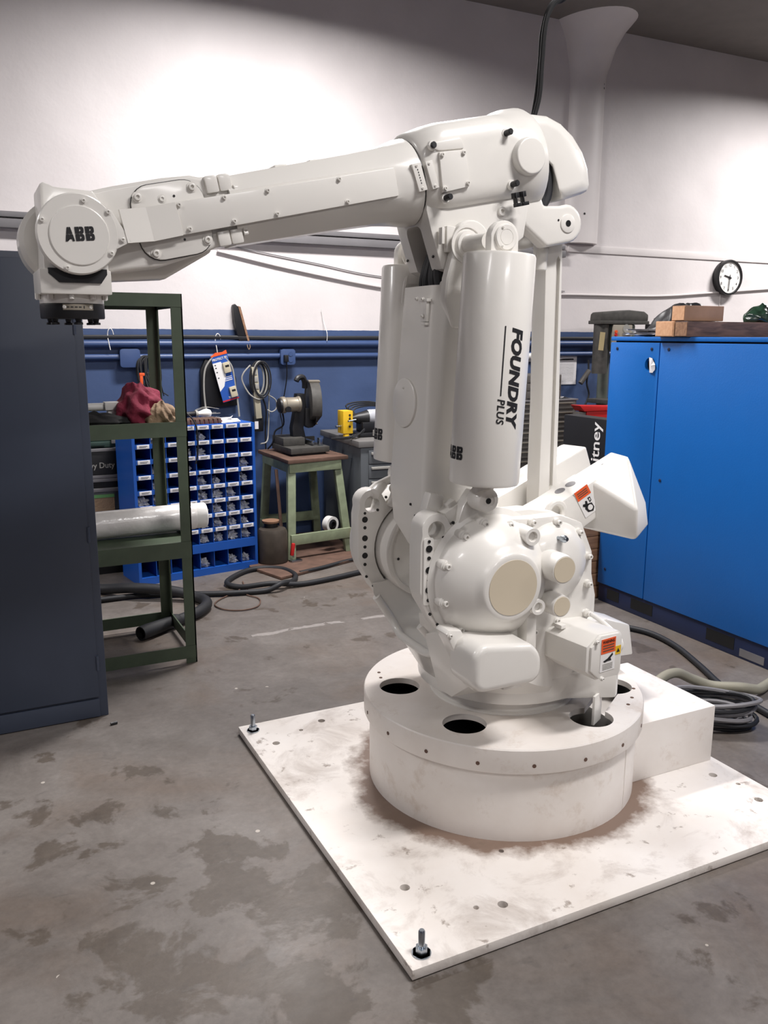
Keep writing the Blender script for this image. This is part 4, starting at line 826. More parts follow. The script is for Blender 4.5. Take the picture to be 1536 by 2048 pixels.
part('core', MB().lathe([(0.059, 0), (0.061, 0.004), (0.061, 0.05), (0.056, 0.056), (0.044, 0.056), (0.044, 0.02)], (-0.612, 1.74, 0.6445), (1, 0, 0.012), 40), M_WHITEPL, t)

# ------------------------------------------------------------------ blue bin cabinet
BR = math.radians(9.0)
BX, BY, BW, BH, BD = -0.70, 2.845, 0.80, 0.955, 0.30
MBN = Matrix.Translation((BX, BY, 0)) @ Matrix.Rotation(BR, 4, 'Z')
t = thing('bin_cabinet', 'blue steel parts bin cabinet with rows of white labels', 'cabinet', (BX, BY, 0))
part('shell', MB(MBN).box(0, 0.018, 0, BD, 0, BH).box(BW-0.018, BW, 0, BD, 0, BH).box(0.018, BW-0.018, BD-0.01, BD, 0, BH).box(0.018, BW-0.018, 0.0, BD, BH-0.012, BH).box(0.018, BW-0.018, 0, BD, 0, 0.045).box(0.018, BW-0.018, 0, 0.02, 0.15, 0.205), M_BIN, t, weld=False)
NC, cw_, rh, zt = 8, (BW-0.036)/8, 0.093, 0.948
lab_mesh = None
for r in range(1, 9):
    part('bin_floor', MB(MBN).box(0.018, BW-0.018, 0.006, BD-0.01, zt-rh*r-0.006, zt-rh*r), M_BIN, t)
for c in range(1, NC):
    part('divider', MB(MBN).box(0.018+cw_*c-0.002, 0.018+cw_*c+0.002, 0.005, BD-0.01, 0.045, BH-0.012), M_BIN, t)
qz = Quaternion((0, 0, 1), BR)
mb = MB(); mb.box(-0.0375, 0.0375, -0.004, 0.0, -0.012, 0.012)
lm = base_mesh('label_strip', mb, [M_PAPER, M_INK], 0.001)
bm = bmesh.new(); bm.from_mesh(lm)
for z0, x0, x1 in ((0.002, -0.024, 0.026), (-0.005, -0.024, 0.018)):
    v = [bm.verts.new(p) for p in ((x0, -0.0044, z0), (x1, -0.0044, z0), (x1, -0.0044, z0+0.003), (x0, -0.0044, z0+0.003))]
    f = bm.faces.new(v); f.material_index = 1
bm.to_mesh(lm); bm.free()
for r in range(8):
    z = zt-rh*r-0.006
    part('bin_lip', MB(MBN).box(0.018, BW-0.018, -0.002, 0.004, z-0.014, z+0.014), M_BIN, t)
    for c in range(NC):
        inst(lm, 'label_strip', MBN @ Vector((0.018+cw_*(c+0.5), -0.0025, z)), t, qz)
# clear bags of parts lying in the bins
def bag_mesh(seed):
    rnd = random.Random(seed); bm = bmesh.new(); bmesh.ops.create_icosphere(bm, subdivisions=3, radius=1)
    qs = [(Vector((rnd.gauss(0, 1), rnd.gauss(0, 1), rnd.gauss(0, 1))).normalized(), rnd.uniform(3, 8), rnd.uniform(0, 6)) for _ in range(5)]
    for v in bm.verts:
        p = v.co.copy(); d = sum(abs(math.sin(f*p.dot(q)+a)) for q, f, a in qs)/5-0.62
        k = 1+d*1.7+rnd.uniform(-0.16, 0.16)
        v.co = Vector((p.x*0.037*k, p.y*0.055*k, max(-0.022, p.z*0.036*k)))
    mb = MB(); mb.bm.free(); mb.bm = bm
    return base_mesh('parts_bag', mb, M_BAG, smooth=12)
bags = [bag_mesh(i) for i in range(5)]
ORD = ['first', 'second', 'third', 'fourth', 'fifth', 'sixth', 'seventh', 'eighth', 'bottom']
filled = [(0, 4), (0, 1), (1, 3), (1, 4), (2, 1), (2, 3), (2, 7), (3, 1), (3, 5), (3, 7), (3, 4), (4, 4), (4, 5), (4, 6), (5, 4), (5, 5), (5, 6), (5, 7), (6, 4), (6, 5), (6, 6), (6, 7), (7, 4), (7, 5), (7, 6), (7, 7), (8, 4), (8, 6), (8, 7), (4, 0), (4, 1)]
for i, (r, c) in enumerate(filled):
    zf = (zt-rh*(r+1)) if r < 7 else (0.205 if r == 7 else 0.045)
    o = bpy.data.objects.new('parts_bag', bags[(r*3+c) % 5]); COL.objects.link(o)
    sc = 0.88 if r in (4, 5, 7) else random.Random(i).uniform(0.68, 0.86)
    o.matrix_world = MBN @ Matrix.Translation((0.018+cw_*(c+0.5), 0.075, zf+0.0225*sc)) @ Matrix.Rotation(random.Random(i+50).uniform(-0.25, 0.25), 4, 'Z') @ Matrix.Scale(sc, 4)
    tag(o, 'clear parts bag in the %s column, %s row of the blue bins' % (ORD[c], ORD[r]), 'bag', 'clear bags in the blue bin cabinet')
# things on top of the bin cabinet
TZ = BH
P = lambda x, y, z: MBN @ Vector((x, y, z))
t = thing('cable_mat', 'rust-red ribbed block lying on the blue bin cabinet', 'block', P(0.46, 0.14, TZ))
for k in range(9): part('rib', MB(MBN).box(0.34+k*0.03, 0.362+k*0.03, 0.06, 0.2, TZ+0.001, TZ+0.032), M_RUST, t, 0.003)
part('base', MB(MBN).box(0.335, 0.61, 0.065, 0.195, TZ, TZ+0.018), mat('rust_red_rubber', (112, 52, 44), 0.7), t)
t = thing('trouble_lamp', 'work lamp with a white bulb lying on the blue bin cabinet', 'lamp', P(0.5, 0.22, TZ))
part('handle', MB(MBN).cyl((0.36, 0.235, TZ+0.045), (0.50, 0.235, TZ+0.05), 0.018), M_BLACK, t, 0.003)
part('collar', MB(MBN).cyl((0.50, 0.235, TZ+0.05), (0.515, 0.235, TZ+0.05), 0.024), M_GREYCORD, t, 0.002)
part('bulb', MB(MBN).lathe([(0.013, 0), (0.018, 0.02), (0.028, 0.05), (0.03, 0.068), (0.022, 0.088), (0.008, 0.097), (0, 0.098)], (0.515, 0.235, TZ+0.05), (1, 0, 0), 20), M_WHITEPL, t, smooth=60)
for a in range(6):
    an = 2*PI*a/6; part('cage_wire', MB(MBN).tube(cr([(0.51, 0.235+0.028*math.cos(an), TZ+0.05+0.028*math.sin(an)), (0.58, 0.235+0.046*math.cos(an), TZ+0.05+0.046*math.sin(an)), (0.66, 0.235+0.03*math.cos(an), TZ+0.05+0.03*math.sin(an))], 4), 0.0016, 5), M_GREYCORD, t)
part('cord', MB(MBN).tube(cr([(0.36, 0.235, TZ+0.045), (0.30, 0.18, TZ+0.10), (0.34, 0.04, TZ+0.09), (0.385, -0.02, TZ+0.03), (0.40, -0.03, TZ-0.06), (0.395, -0.03, TZ-0.17), (0.38, -0.03, TZ-0.23)], 6), 0.005, 6), M_BLACK, t)
t = thing('paper_sheets', 'creased white papers on the right end of the bin cabinet', 'paper', P(0.68, 0.15, TZ))
part('sheet', MB(MBN).loft([[(0.60, y, TZ+0.002+0.012*i*(3-i)) for i, y in enumerate((0.05, 0.10, 0.15, 0.2))], [(0.74, y+0.02, TZ+0.004+0.016*(i % 2)) for i, y in enumerate((0.05, 0.10, 0.15, 0.2))]], False, False), M_PAPER, t)
part('folded_strip', MB(MBN).loft([[(0.62, 0.10, TZ+0.004), (0.69, 0.09, TZ+0.035)], [(0.64, 0.13, TZ+0.004), (0.71, 0.12, TZ+0.04)]], False, False), M_PAPER, t)
# stacked cases behind the shelf, left of the bins
t = thing('grey_tool_chest', 'grey steel chest with a green and white card behind the shelf', 'chest', (-1.0, 3.35, 0))
part('body', MB().box(-1.35, -0.715, 3.2, 3.62, 0.07, 0.535), M_CHEST, t, 0.006)
part('base', MB().box(-1.33, -0.735, 3.22, 3.6, 0.0, 0.07), M_DARK, t)  # near-black block filling the gap under the chest, stands in for its shade
part('lid', MB().box(-1.355, -0.71, 3.19, 3.62, 0.535, 0.56), M_GREYRAIL, t, 0.006)
cdm = part('card', MB().box(-0.90, -0.765, 3.196, 3.2, 0.40, 0.52), M_TAN, t, label='pale card with a green heading')
part('card_heading', MB().box(-0.90, -0.765, 3.194, 3.196, 0.50, 0.52), mat('green_print', (96, 150, 92), 0.6), t)
t = thing('black_case', 'black heavy duty case with steel edging stacked on the grey chest', 'case', (-1.0, 3.35, 0.56))
part('body', MB().box(-1.34, -0.715, 3.2, 3.6, 0.56, 0.795), M_BLACK, t, 0.004)
for z in (0.60, 0.622, 0.79): part('edging', MB().box(-1.345, -0.712, 3.192, 3.2, z, z+0.02), M_GREYRAIL, t, 0.002)
text_part('lettering', 'Heavy Duty', 0.05, Matrix.Translation((-0.97, 3.1985, 0.675)) @ Matrix.Rotation(PI/2, 4, 'X'), M_GREYCORD, t, width=0.22, bold=0.01)
t = thing('green_case', 'dark green tool case on top of the black case', 'case', (-1.0, 3.35, 0.812))
part('lid', MB().box(-1.2, -0.72, 3.22, 3.58, 0.85, 0.888), M_GRNDK, t, 0.008); part('body', MB().box(-1.2, -0.72, 3.215, 3.58, 0.812, 0.85), M_GRNDK, t, 0.006)
part('handle', MB().box(-0.90, -0.80, 3.195, 3.215, 0.825, 0.85), M_GRNDK, t, 0.004)
for x in (-0.96, -0.76): part('latch', MB().box(x, x+0.03, 3.205, 3.216, 0.835, 0.87), M_GREYRAIL, t, 0.002)
o = bpy.data.objects.new('poly_bag', bags[1]); COL.objects.link(o); o.matrix_world = Matrix.Translation((-0.775, 3.3, 0.918)) @ Matrix.Scale(1.35, 4); tag(o, 'shiny clear bag on the dark green tool case', 'bag')

# ------------------------------------------------------------------ things hung on the blue wall
def hook(x, z, label, straight=0.0):
    pts = [(x+0.028, 3.705, z+0.06), (x+0.022, 3.70, z+0.085), (x+0.008, 3.70, z+0.1), (x-0.006, 3.70, z+0.085), (x-0.01, 3.705, z+0.05), (x-0.006, 3.69, z), (x, 3.685, z-0.04-straight)]
    return part('wire_hook', MB().tube(cr(pts, 5), 0.0028, 6), M_WHITEPL, None, label=label, cat='hook')
hook(-0.66, 1.44, 'white wire hook on the conduit near the dark locker')
hook(0.065, 1.41, 'white wire hook above the hanging blue retail pack', 0.02)
part('cord', MB().tube(cr([(0.87, 3.735, 1.69), (0.885, 3.73, 1.6), (0.895, 3.69, 1.52), (0.892, 3.685, 1.46)], 5), 0.0022, 6), M_WHITEPL, None, label='thin white string hanging over the conduit near the outlet', cat='string')
# dark wedge of wood
t = thing('wood_wedge', 'black wooden wedge leaning on the wall above the conduit', 'wood', (0.24, 3.71, 1.455))
part('blade', MB().prism([(0.190, 1.705), (0.205, 1.715), (0.225, 1.695), (0.285, 1.46), (0.225, 1.456), (0.195, 1.6)], 3.70, 3.745), M_BLACK, t, 0.003)
part('edge', MB().prism([(0.225, 1.70), (0.243, 1.695), (0.302, 1.46), (0.288, 1.458)], 3.698, 3.742), M_BROWNWOOD, t)
part('loop', MB().tube(cr([(0.285, 3.70, 1.45), (0.283, 3.69, 1.42), (0.293, 3.69, 1.40), (0.302, 3.69, 1.42), (0.298, 3.70, 1.45)], 4), 0.003, 6), M_TAN, t)
# bundle of black cords
t = thing('cable_bundle', 'tangled bundle of black cords hanging on the blue wall behind the post', 'cables', (-0.42, 3.69, 1.06))
rnd = random.Random(4)
for k in range(16):
    w_ = rnd.uniform(0.018, 0.06); d0 = rnd.uniform(0.02, 0.10); zb = rnd.uniform(1.05, 1.18); xc = -0.42+rnd.uniform(-0.02, 0.02)
    pts = [(xc, 3.70-d0*0.2, 1.36), (xc-w_, 3.70-d0*0.5, 1.32), (xc-w_*1.1+rnd.uniform(-.01, .01), 3.70-d0*0.7, 1.2), (xc-w_*0.5, 3.71-d0, zb), (xc+w_*0.5, 3.71-d0, zb-0.01), (xc+w_*1.1, 3.70-d0*0.7, 1.2+rnd.uniform(-.03, .03)), (xc+w_, 3.70-d0*0.5, 1.31)]
    part('cord_loop', MB().tube(cr(pts, 6, True), 0.0045, 6, True), M_RUBBER, t)
for k in range(9):
    x = -0.42+rnd.uniform(-0.05, 0.05); part('cord_end', MB().tube(cr([(x, 3.66, 1.25), (x+rnd.uniform(0, 0.05), 3.64, 1.17), (x+rnd.uniform(0.02, 0.12), 3.65, 1.09)], 5), 0.004, 6), M_RUBBER, t)
part('orange_tie', MB().cbox((-0.485, 3.60, 1.21), (0.02, 0.012, 0.075)).cbox((-0.48, 3.60, 1.24), (0.035, 0.014, 0.02)), M_ORANGE, t, 0.004, label='orange tie tag')
# retail pack with its cord
t = thing('retail_pack', 'blue and white retail pack hanging from a wire hook on the wall', 'package', (0.1, 3.69, 1.03))
a = math.radians(14); Mp = Matrix.Translation((0.062, 3.655, 1.365)) @ Matrix.Rotation(-a, 4, 'Y')     # hangs tilted
part('card', MB(Mp).box(-0.06, 0.06, 0.0, 0.004, -0.33, 0.0), mat('pack_blue', (40, 84, 168), 0.4), t)
part('orange_header', MB(Mp).prism([(-0.06, -0.005), (0.06, -0.005), (0.06, 0.02), (0.03, 0.012), (-0.02, 0.018), (-0.06, 0.0)], -0.002, 0.004), M_ORANGE, t)
part('white_panel', MB(Mp).prism([(-0.06, -0.05), (0.0, -0.05), (0.012, -0.08), (0.01, -0.15), (-0.02, -0.22), (-0.06, -0.25)], -0.0015, 0.0), M_WHITE, t)
part('red_band', MB(Mp).box(-0.06, 0.06, -0.0015, 0, -0.327, -0.318), M_RED, t)
for z, x in ((-0.06, 0.03), (-0.235, 0.03)):
    p_ = part('blister', MB(Mp).box(x-0.025, x+0.025, -0.02, 0.0, z-0.075, z), mat('pack_beige', (196, 186, 160), 0.4), t, 0.006)
    part('socket', MB(Mp).box(x-0.012, x+0.016, -0.0206, -0.02, z-0.035, z-0.02), M_BLACK, t)
text_part('lettering', 'PROTECT IT!', 0.022, Mp @ Matrix.Translation((-0.055, -0.002, -0.036)) @ Matrix.Rotation(PI/2, 4, 'X'), M_WHITE, t, width=0.108, bold=0.02)
text_part('lettering', 'TRIPP LITE', 0.018, Mp @ Matrix.Translation((-0.012, -0.002, -0.312)) @ Matrix.Rotation(PI/2, 4, 'X'), M_WHITE, t, width=0.066, bold=0.02)
for z in (-0.07, -0.09, -0.12, -0.16): part('bullet', MB(Mp).box(-0.05, -0.04, -0.002, -0.0015, z, z+0.008), M_INK, t)
for k in range(3): part('text_line', MB(Mp).box(-0.01, 0.05, -0.002, 0.0, -0.165-0.012*k, -0.160-0.012*k), M_PAPER, t)
part('cord', MB().tube(cr([(0.02, 3.66, 1.35), (-0.035, 3.66, 1.27), (-0.05, 3.66, 1.15), (-0.045, 3.66, 1.02), (-0.04, 3.64, 0.965)], 6), 0.0065, 8), M_GREYCORD, t)
part('cord', MB().tube(cr([(0.10, 3.66, 1.355), (0.155, 3.66, 1.28), (0.175, 3.66, 1.15), (0.19, 3.66, 1.03), (0.195, 3.65, 0.93)], 6), 0.0065, 8), M_GREYCORD, t)
o = part('black_sheet', MB().prism([(-0.055, 1.26), (-0.02, 1.33), (0.15, 1.33), (0.20, 1.2), (0.205, 1.005), (-0.06, 0.99)], 3.715, 3.745), M_BLACK, None, 0.004, label='black sheet hanging on the wall behind the retail pack', cat='sheet')
# power strip with coiled cords
t = thing('power_strip', 'beige power strip hanging with coiled black and grey cords', 'power strip', (0.33, 3.7, 0.83))
part('strip', MB(Matrix.Translation((0.325, 3.66, 1.13)) @ Matrix.Rotation(math.radians(-4), 4, 'Y')).box(-0.022, 0.022, -0.02, 0.02, -0.22, 0.15), mat('beige_plastic', (176, 170, 150), 0.5), t, 0.004)
for k in range(3): part('outlet', MB().cbox((0.322+0.006*k-0.004, 3.638, 1.24-0.05*k), (0.026, 0.004, 0.034)), M_GREYCORD, t, 0.001)
part('battery_pack', MB().box(0.305, 0.375, 3.65, 3.70, 0.815, 0.925), M_BLACK, t, 0.008); part('sticker', MB().box(0.308, 0.335, 3.647, 3.65, 0.835, 0.89), M_PAPER, t)
for k in range(6):
    rx, rz_ = 0.052+0.006*(k % 3), 0.115+0.012*(k % 2); cx = 0.35+0.006*k-0.014
    part('cord_loop', MB().tube([(cx+rx*math.cos(u), 3.66-0.007*k, 1.19+rz_*math.sin(u)) for u in [2*PI*i/28 for i in range(28)]], 0.006, 6, True), M_RUBBER if k % 3 else M_GREYCORD, t)
part('cord', MB().tube(cr([(0.29, 3.66, 1.29), (0.235, 3.65, 1.235), (0.225, 3.65, 1.18), (0.27, 3.64, 1.09), (0.33, 3.63, 1.05), (0.38, 3.64, 1.06)], 6), 0.0055, 8), M_GREYCORD, t)
part('cord', MB().tube(cr([(0.40, 3.66, 1.29), (0.425, 3.66, 1.2), (0.425, 3.67, 1.0), (0.42, 3.68, 0.82), (0.40, 3.66, 0.74), (0.34, 3.62, 0.73)], 6), 0.005, 8), M_GREYCORD, t)
part('cord', MB().tube(cr([(0.41, 3.65, 1.08), (0.47, 3.65, 1.04), (0.475, 3.65, 0.98), (0.44, 3.65, 0.955), (0.41, 3.66, 0.97)], 6), 0.0045, 8), M_GREYCORD, t)
part('cord', MB().tube(cr([(0.36, 3.64, 1.08), (0.40, 3.66, 0.97), (0.40, 3.69, 0.8), (0.405, 3.70, 0.6)], 6), 0.006, 8), M_RUBBER, t)
part('cable', MB().tube(cr([(0.563, 3.66, 1.32), (0.57, 3.68, 1.2), (0.55, 3.70, 1.05), (0.525, 3.71, 0.95), (0.535, 3.70, 0.85), (0.50, 3.66, 0.72)], 6), 0.0045, 6), M_BLACK, None, label='black power cord dropping from the wall outlet behind the chop saw', cat='cable')

# ------------------------------------------------------------------ saw stand with the chop saw
t = thing('saw_stand', 'pale green wooden stand with splayed legs under the chop saw', 'stand', (0.57, 3.3, 0.02))
tc_ = [(0.325, 3.0), (0.785, 3.06), (0.77, 3.66), (0.31, 3.6)]
part('top', MB().prism(tc_, 0.665, 0.69, 'Z'), M_RUST, t, 0.003)
def leg(a, b, wd=0.055): return MB().loft([[(a[0]-wd/2, a[1]-0.02, 0.02), (a[0]+wd/2, a[1]-0.02, 0.02), (a[0]+wd/2, a[1]+0.02, 0.02), (a[0]-wd/2, a[1]+0.02, 0.02)], [(b[0]-wd/2, b[1]-0.02, 0.665), (b[0]+wd/2, b[1]-0.02, 0.665), (b[0]+wd/2, b[1]+0.02, 0.665), (b[0]-wd/2, b[1]+0.02, 0.665)]])
for a, b in (((0.322, 2.97), (0.365, 3.06)), ((0.775, 3.04), (0.71, 3.10)), ((0.36, 3.68), (0.37, 3.56)), ((0.80, 3.70), (0.72, 3.6))): part('leg', leg(a, b), M_SAGE, t, 0.003)
part('apron', MB().prism([(0.34, 0.60), (0.735, 0.60), (0.735, 0.665), (0.34, 0.665)], 3.02, 3.045, T=Matrix.Translation((0.34, 3.02, 0)) @ Matrix.Rotation(0.1, 4, 'Z') @ Matrix.Translation((-0.34, -3.02, 0))), M_SAGE, t, 0.003)
part('apron', MB().box(0.335, 0.36, 3.05, 3.58, 0.60, 0.66), M_SAGE, t, 0.003)
part('stretcher', MB(Matrix.Translation((0.32, 2.965, 0.155)) @ Matrix.Rotation(0.13, 4, 'Z')).box(0, 0.47, -0.012, 0.012, -0.035, 0.035), M_SAGE, t, 0.003)
part('stretcher', MB().box(0.33, 0.355, 2.99, 3.66, 0.11, 0.17), M_SAGE, t, 0.003); part('stretcher', MB().box(0.36, 0.80, 3.66, 3.685, 0.12, 0.19), M_SAGE, t, 0.003)
t = thing('chop_saw', 'dirty dark chop saw with its arm raised, standing on the green stand', 'saw', (0.57, 3.32, 0.69))
part('base', MB().prism([(0.40, 3.15), (0.70, 3.19), (0.69, 3.56), (0.39, 3.52)], 0.705, 0.745, 'Z').prism([(0.42, 3.18), (0.68, 3.21), (0.67, 3.5), (0.41, 3.48)], 0.69, 0.705, 'Z'), M_CASTG, t, 0.004)
part('table', MB().box(0.40, 0.56, 3.3, 3.54, 0.745, 0.80), M_CASTG, t, 0.006); part('fence', MB().box(0.52, 0.68, 3.42, 3.44, 0.745, 0.79), M_CASTG, t, 0.002)
part('vice', MB().cyl((0.60, 3.24, 0.77), (0.60, 3.40, 0.77), 0.012).box(0.635, 0.665, 3.22, 3.26, 0.745, 0.80), M_STEEL, t, 0.002)
part('arm', MB().prism([(0.50, 0.745), (0.60, 0.745), (0.575, 0.86), (0.60, 1.0), (0.585, 1.10), (0.53, 1.10), (0.515, 0.98), (0.49, 0.86)], 3.36, 3.43), M_BLACK, t, 0.006)
part('motor', MB().lathe([(0.05, 0), (0.058, 0.008), (0.058, 0.03), (0.052, 0.035), (0.05, 0.12), (0.056, 0.125), (0.056, 0.14)], (0.405, 3.36, 1.025), (1, 0.02, 0.02), 24), M_ALU, t, 0.002, smooth=40)
part('motor_cap', MB().lathe([(0.03, 0), (0.05, 0.01), (0.054, 0.03)], (0.385, 3.36, 1.022), (1, 0.02, 0.02), 24), M_BLACK, t); part('brush_cap', MB().cyl((0.44, 3.31, 1.0), (0.44, 3.29, 1.0), 0.02), M_BLACK, t)
g_ = [(0, 0.02)]+[(0.175*math.cos(math.radians(b)), 0.175*math.sin(math.radians(b))) for b in range(185, -40, -15)]
Mg = Matrix.Translation((0.655, 3.37, 1.02)) @ Matrix.Rotation(math.radians(78), 4, 'Z')
part('blade_guard', MB(Mg).prism([(0.165*math.cos(math.radians(b)), 0.165*math.sin(math.radians(b))) for b in range(-60, 205, 12)], -0.035, 0.035), M_CASTG, t, 0.006)
part('guard_rim', MB(Mg).loft([[(r*math.cos(math.radians(b)), y, r*math.sin(math.radians(b))) for r, y in ((0.164, -0.04), (0.174, -0.04), (0.174, 0.04), (0.164, 0.04))] for b in range(-60, 120, 12)]), M_ALU, t)
part('blade', MB(Mg).lathe([(0.15, -0.002), (0.15, 0.002)], (0, 0, 0), (0, 1, 0), 40), M_DSTEEL, t)
part('blade_guard', MB().prism([(0.575, 0.88), (0.60, 0.86), (0.635, 0.865), (0.66, 0.9), (0.66, 0.99), (0.58, 1.0)], 3.33, 3.40), M_BLACK, t, 0.004)
part('handle', MB().tube(cr([(0.59, 3.37, 1.14), (0.585, 3.36, 1.185), (0.565, 3.35, 1.215), (0.53, 3.34, 1.21), (0.515, 3.335, 1.19)], 5), 0.02, 10), M_BLACK, t)
part('cord', MB().tube(cr([(0.43, 3.4, 0.99), (0.46, 3.46, 0.88), (0.41, 3.5, 0.83), (0.39, 3.5, 0.75), (0.37, 3.55, 0.70)], 5), 0.006, 6), M_RUBBER, t)
t2 = thing('floor_board', 'brown board lying on the floor under the green stand', 'board', (0.5, 3.0, 0))
part('board', MB().prism([(0.12, 2.60), (0.95, 2.90), (1.0, 3.70), (0.2, 3.7), (0.02, 2.93)], 0.002, 0.02, 'Z'), M_RUST, t2, 0.003)
def clamp(x, y, z, label):
    t = thing('toggle_clamp', label, 'clamp', (x, y, 0.02))
    part('handle', MB(Matrix.Translation((x, y, z)) @ Matrix.Rotation(0.15, 4, 'Y')).cbox((0, 0, 0.045), (0.024, 0.024, 0.085)), M_RED, t, 0.008, label='red rubber grip')
    part('arm', MB().box(x+0.006, x+0.016, y-0.008, y+0.004, 0.05, z+0.02), M_STEEL, t, 0.001); part('foot', MB().prism([(x-0.01, y-0.03), (x+0.07, y-0.015), (x+0.06, y+0.02), (x-0.02, y+0.01)], 0.02, 0.034, 'Z'), M_STEEL, t, 0.002)
clamp(0.308, 2.92, 0.06, 'red handled clamp at the front left leg of the green stand')
clamp(0.80, 2.995, 0.115, 'red handled clamp at the front right leg of the green stand')
t = thing('tape_roll', 'white tape roll with a black core on the stand stretcher', 'roll', (0.655, 3.06, 0.17))
part('roll', MB().lathe([(0.036, 0), (0.055, 0), (0.055, 0.05), (0.036, 0.05)], (0.645, 3.10, 0.215), (0.35, -1, 0), 28, cap=False), M_WHITEPL, t)
part('core', MB().lathe([(0.036, 0.002), (0.036, 0.05), (0.02, 0.056), (0.02, 0.03)], (0.645, 3.10, 0.215), (0.35, -1, 0), 24), M_BLACK, t)
t = thing('metal_can', 'dented brown steel can with a lid beside the bin cabinet', 'can', (0.2, 3.05, 0))
part('can', MB().lathe([(0.10, 0.003), (0.102, 0.01), (0.10, 0.2), (0.088, 0.225), (0.05, 0.23)], (0.20, 2.99, 0.02), (0, 0, 1), 32), mat('brown_can', (74, 66, 58), 0.6, metal=0.4, var=0.3, scale=10), t, smooth=40)
part('lid', MB().lathe([(0.055, 0.28), (0.057, 0.285), (0.057, 0.295)], (0.20, 3.02, 0), (0, 0, 1), 28), M_BROWNWOOD, t); part('neck', MB().cyl((0.20, 3.02, 0.24), (0.20, 3.02, 0.282), 0.045), M_DSTEEL, t)
part('stick', MB().cyl((0.30, 3.06, 0.022), (0.315, 3.22, 0.60), 0.012, seg=6), M_RUST, None, label='rusty square bar leaning between the can and the stand', cat='bar')
# ------------------------------------------------------------------ grey drawer chest by the near corner of the robot arm
CM = Matrix.Translation((0.80, 2.92, 0)) @ Matrix.Rotation(math.radians(-3), 4, 'Z')
t = thing('drawer_chest', 'grey steel drawer chest with pale handles behind the robot', 'chest', (1.2, 3.3, 0))
part('body', MB(CM).box(0.02, 0.90, 0.012, 0.78, 0.0, 0.755), M_CHEST, t, 0.004)
part('worktop', MB(CM).box(0.0, 0.92, 0.0, 0.8, 0.757, 0.80), mat('worn_grey_top', (104, 102, 100), 0.6, var=0.15), t, 0.006)
for k in range(7):
    z1 = 0.735-0.1*k; d = part('drawer', MB(CM).box(0.075, 0.86, 0.0, 0.012, z1-0.092, z1), M_CHEST, t, 0.003)
    part('handle', MB(CM).box(0.09, 0.84, -0.022, 0.0, z1-0.028, z1-0.012), M_GREYCORD, d, 0.002)
t = thing('yellow_level_box', 'yellow box with black dials standing on the drawer chest', 'tool', (0.84, 3.2, 0.80))
part('box', MB().box(0.80, 0.875, 3.18, 3.28, 0.825, 0.985), M_YELLOW, t, 0.004)
for k, z in enumerate((0.955, 0.93, 0.875)): part('dial', MB().lathe([(0.008, 0), (0.008, 0.003)], (0.85, 3.18, z), (0, -1, 0), 10), M_INK, t)
part('rod', MB().cyl((0.76, 3.22, 0.875), (0.80, 3.22, 0.875), 0.008), M_STEEL, t); part('foot', MB().lathe([(0.022, 0), (0.022, 0.02)], (0.83, 3.2, 0.80), (0, 0, 1), 16), M_YELLOW, t)
t = thing('angle_grinder', 'grey and black power tool lying on the drawer chest', 'tool', (1.0, 3.2, 0.80))
part('body', MB().lathe([(0.05, 0), (0.055, 0.02), (0.055, 0.26), (0.05, 0.28)], (1.01, 3.24, 0.93), (1, -0.02, 0), 24), mat('tool_grey', (178, 180, 186), 0.4), t, smooth=40)
part('nose', MB().lathe([(0.015, -0.12), (0.035, -0.08), (0.05, -0.02), (0.056, 0.0)], (1.01, 3.24, 0.925), (1, -0.02, 0), 24), M_BLACK, t, smooth=40); part('spindle', MB().cyl((0.83, 3.16, 0.915), (0.90, 3.19, 0.92), 0.006), M_STEEL, t)
part('stand', MB().box(0.90, 1.30, 3.12, 3.35, 0.802, 0.828), M_BLACK, t, 0.006); part('support', MB().box(0.95, 1.28, 3.18, 3.3, 0.828, 0.90), M_BLACK, t, 0.01)
part('switch', MB().box(1.0, 1.03, 3.105, 3.12, 0.81, 0.85), M_GREYCORD, t); part('switch', MB().box(1.06, 1.08, 3.10, 3.12, 0.83, 0.845), M_ORANGE, t)
for k in range(4): part('cord', MB().tube(cr([(1.02, 3.3, 0.88), (0.95-0.02*k, 3.34, 0.97+0.012*k), (1.08, 3.36, 1.0+0.01*k), (1.25, 3.34, 0.985)], 5), 0.006, 6), M_RUBBER, t)
for k in range(3): part('cord', MB().tube(cr([(0.98, 3.2, 0.86), (0.93, 3.15, 0.84-0.006*k), (0.88-0.02*k, 3.1, 0.825), (0.80, 3.05, 0.81+0.005*k), (0.70, 3.15, 0.80)], 5), 0.006, 6), M_RUBBER, t)
# ------------------------------------------------------------------ blue compressor cabinet on the right
t = thing('compressor_cabinet', 'large blue sheet-metal compressor cabinet on a dark blue plinth', 'cabinet', (2.1, 0.4, 0))
CX0, CX1, CY0, CY1 = 1.643, 2.55, -0.75, 1.44
part('plinth', MB().box(CX0+0.008, CX1, CY0, CY1-0.005, 0.0, 0.105), M_NAVY, t, 0.003)
part('core', MB().box(CX0+0.02, CX1-0.02, CY0+0.02, CY1-0.02, 0.105, 1.49), M_DARK, t)
part('lid', MB().box(CX0, CX1, CY0, CY1, 1.478, 1.50), M_CBLUE, t, 0.005)
pa = part('cover_panel', MB().box(CX0, CX0+0.02, 1.073, CY1, 0.108, 1.470), M_CBLUE, t, 0.004)
boolean(pa, [MB().lathe([(0.037, -0.1), (0.037, 0.1)], (CX0, 1.133, 1.358), (1, 0, 0), 32)])
pb = part('cover_panel', MB().box(CX0, CX0+0.02, CY0, 1.067, 0.108, 1.470), M_CBLUE, t, 0.004)
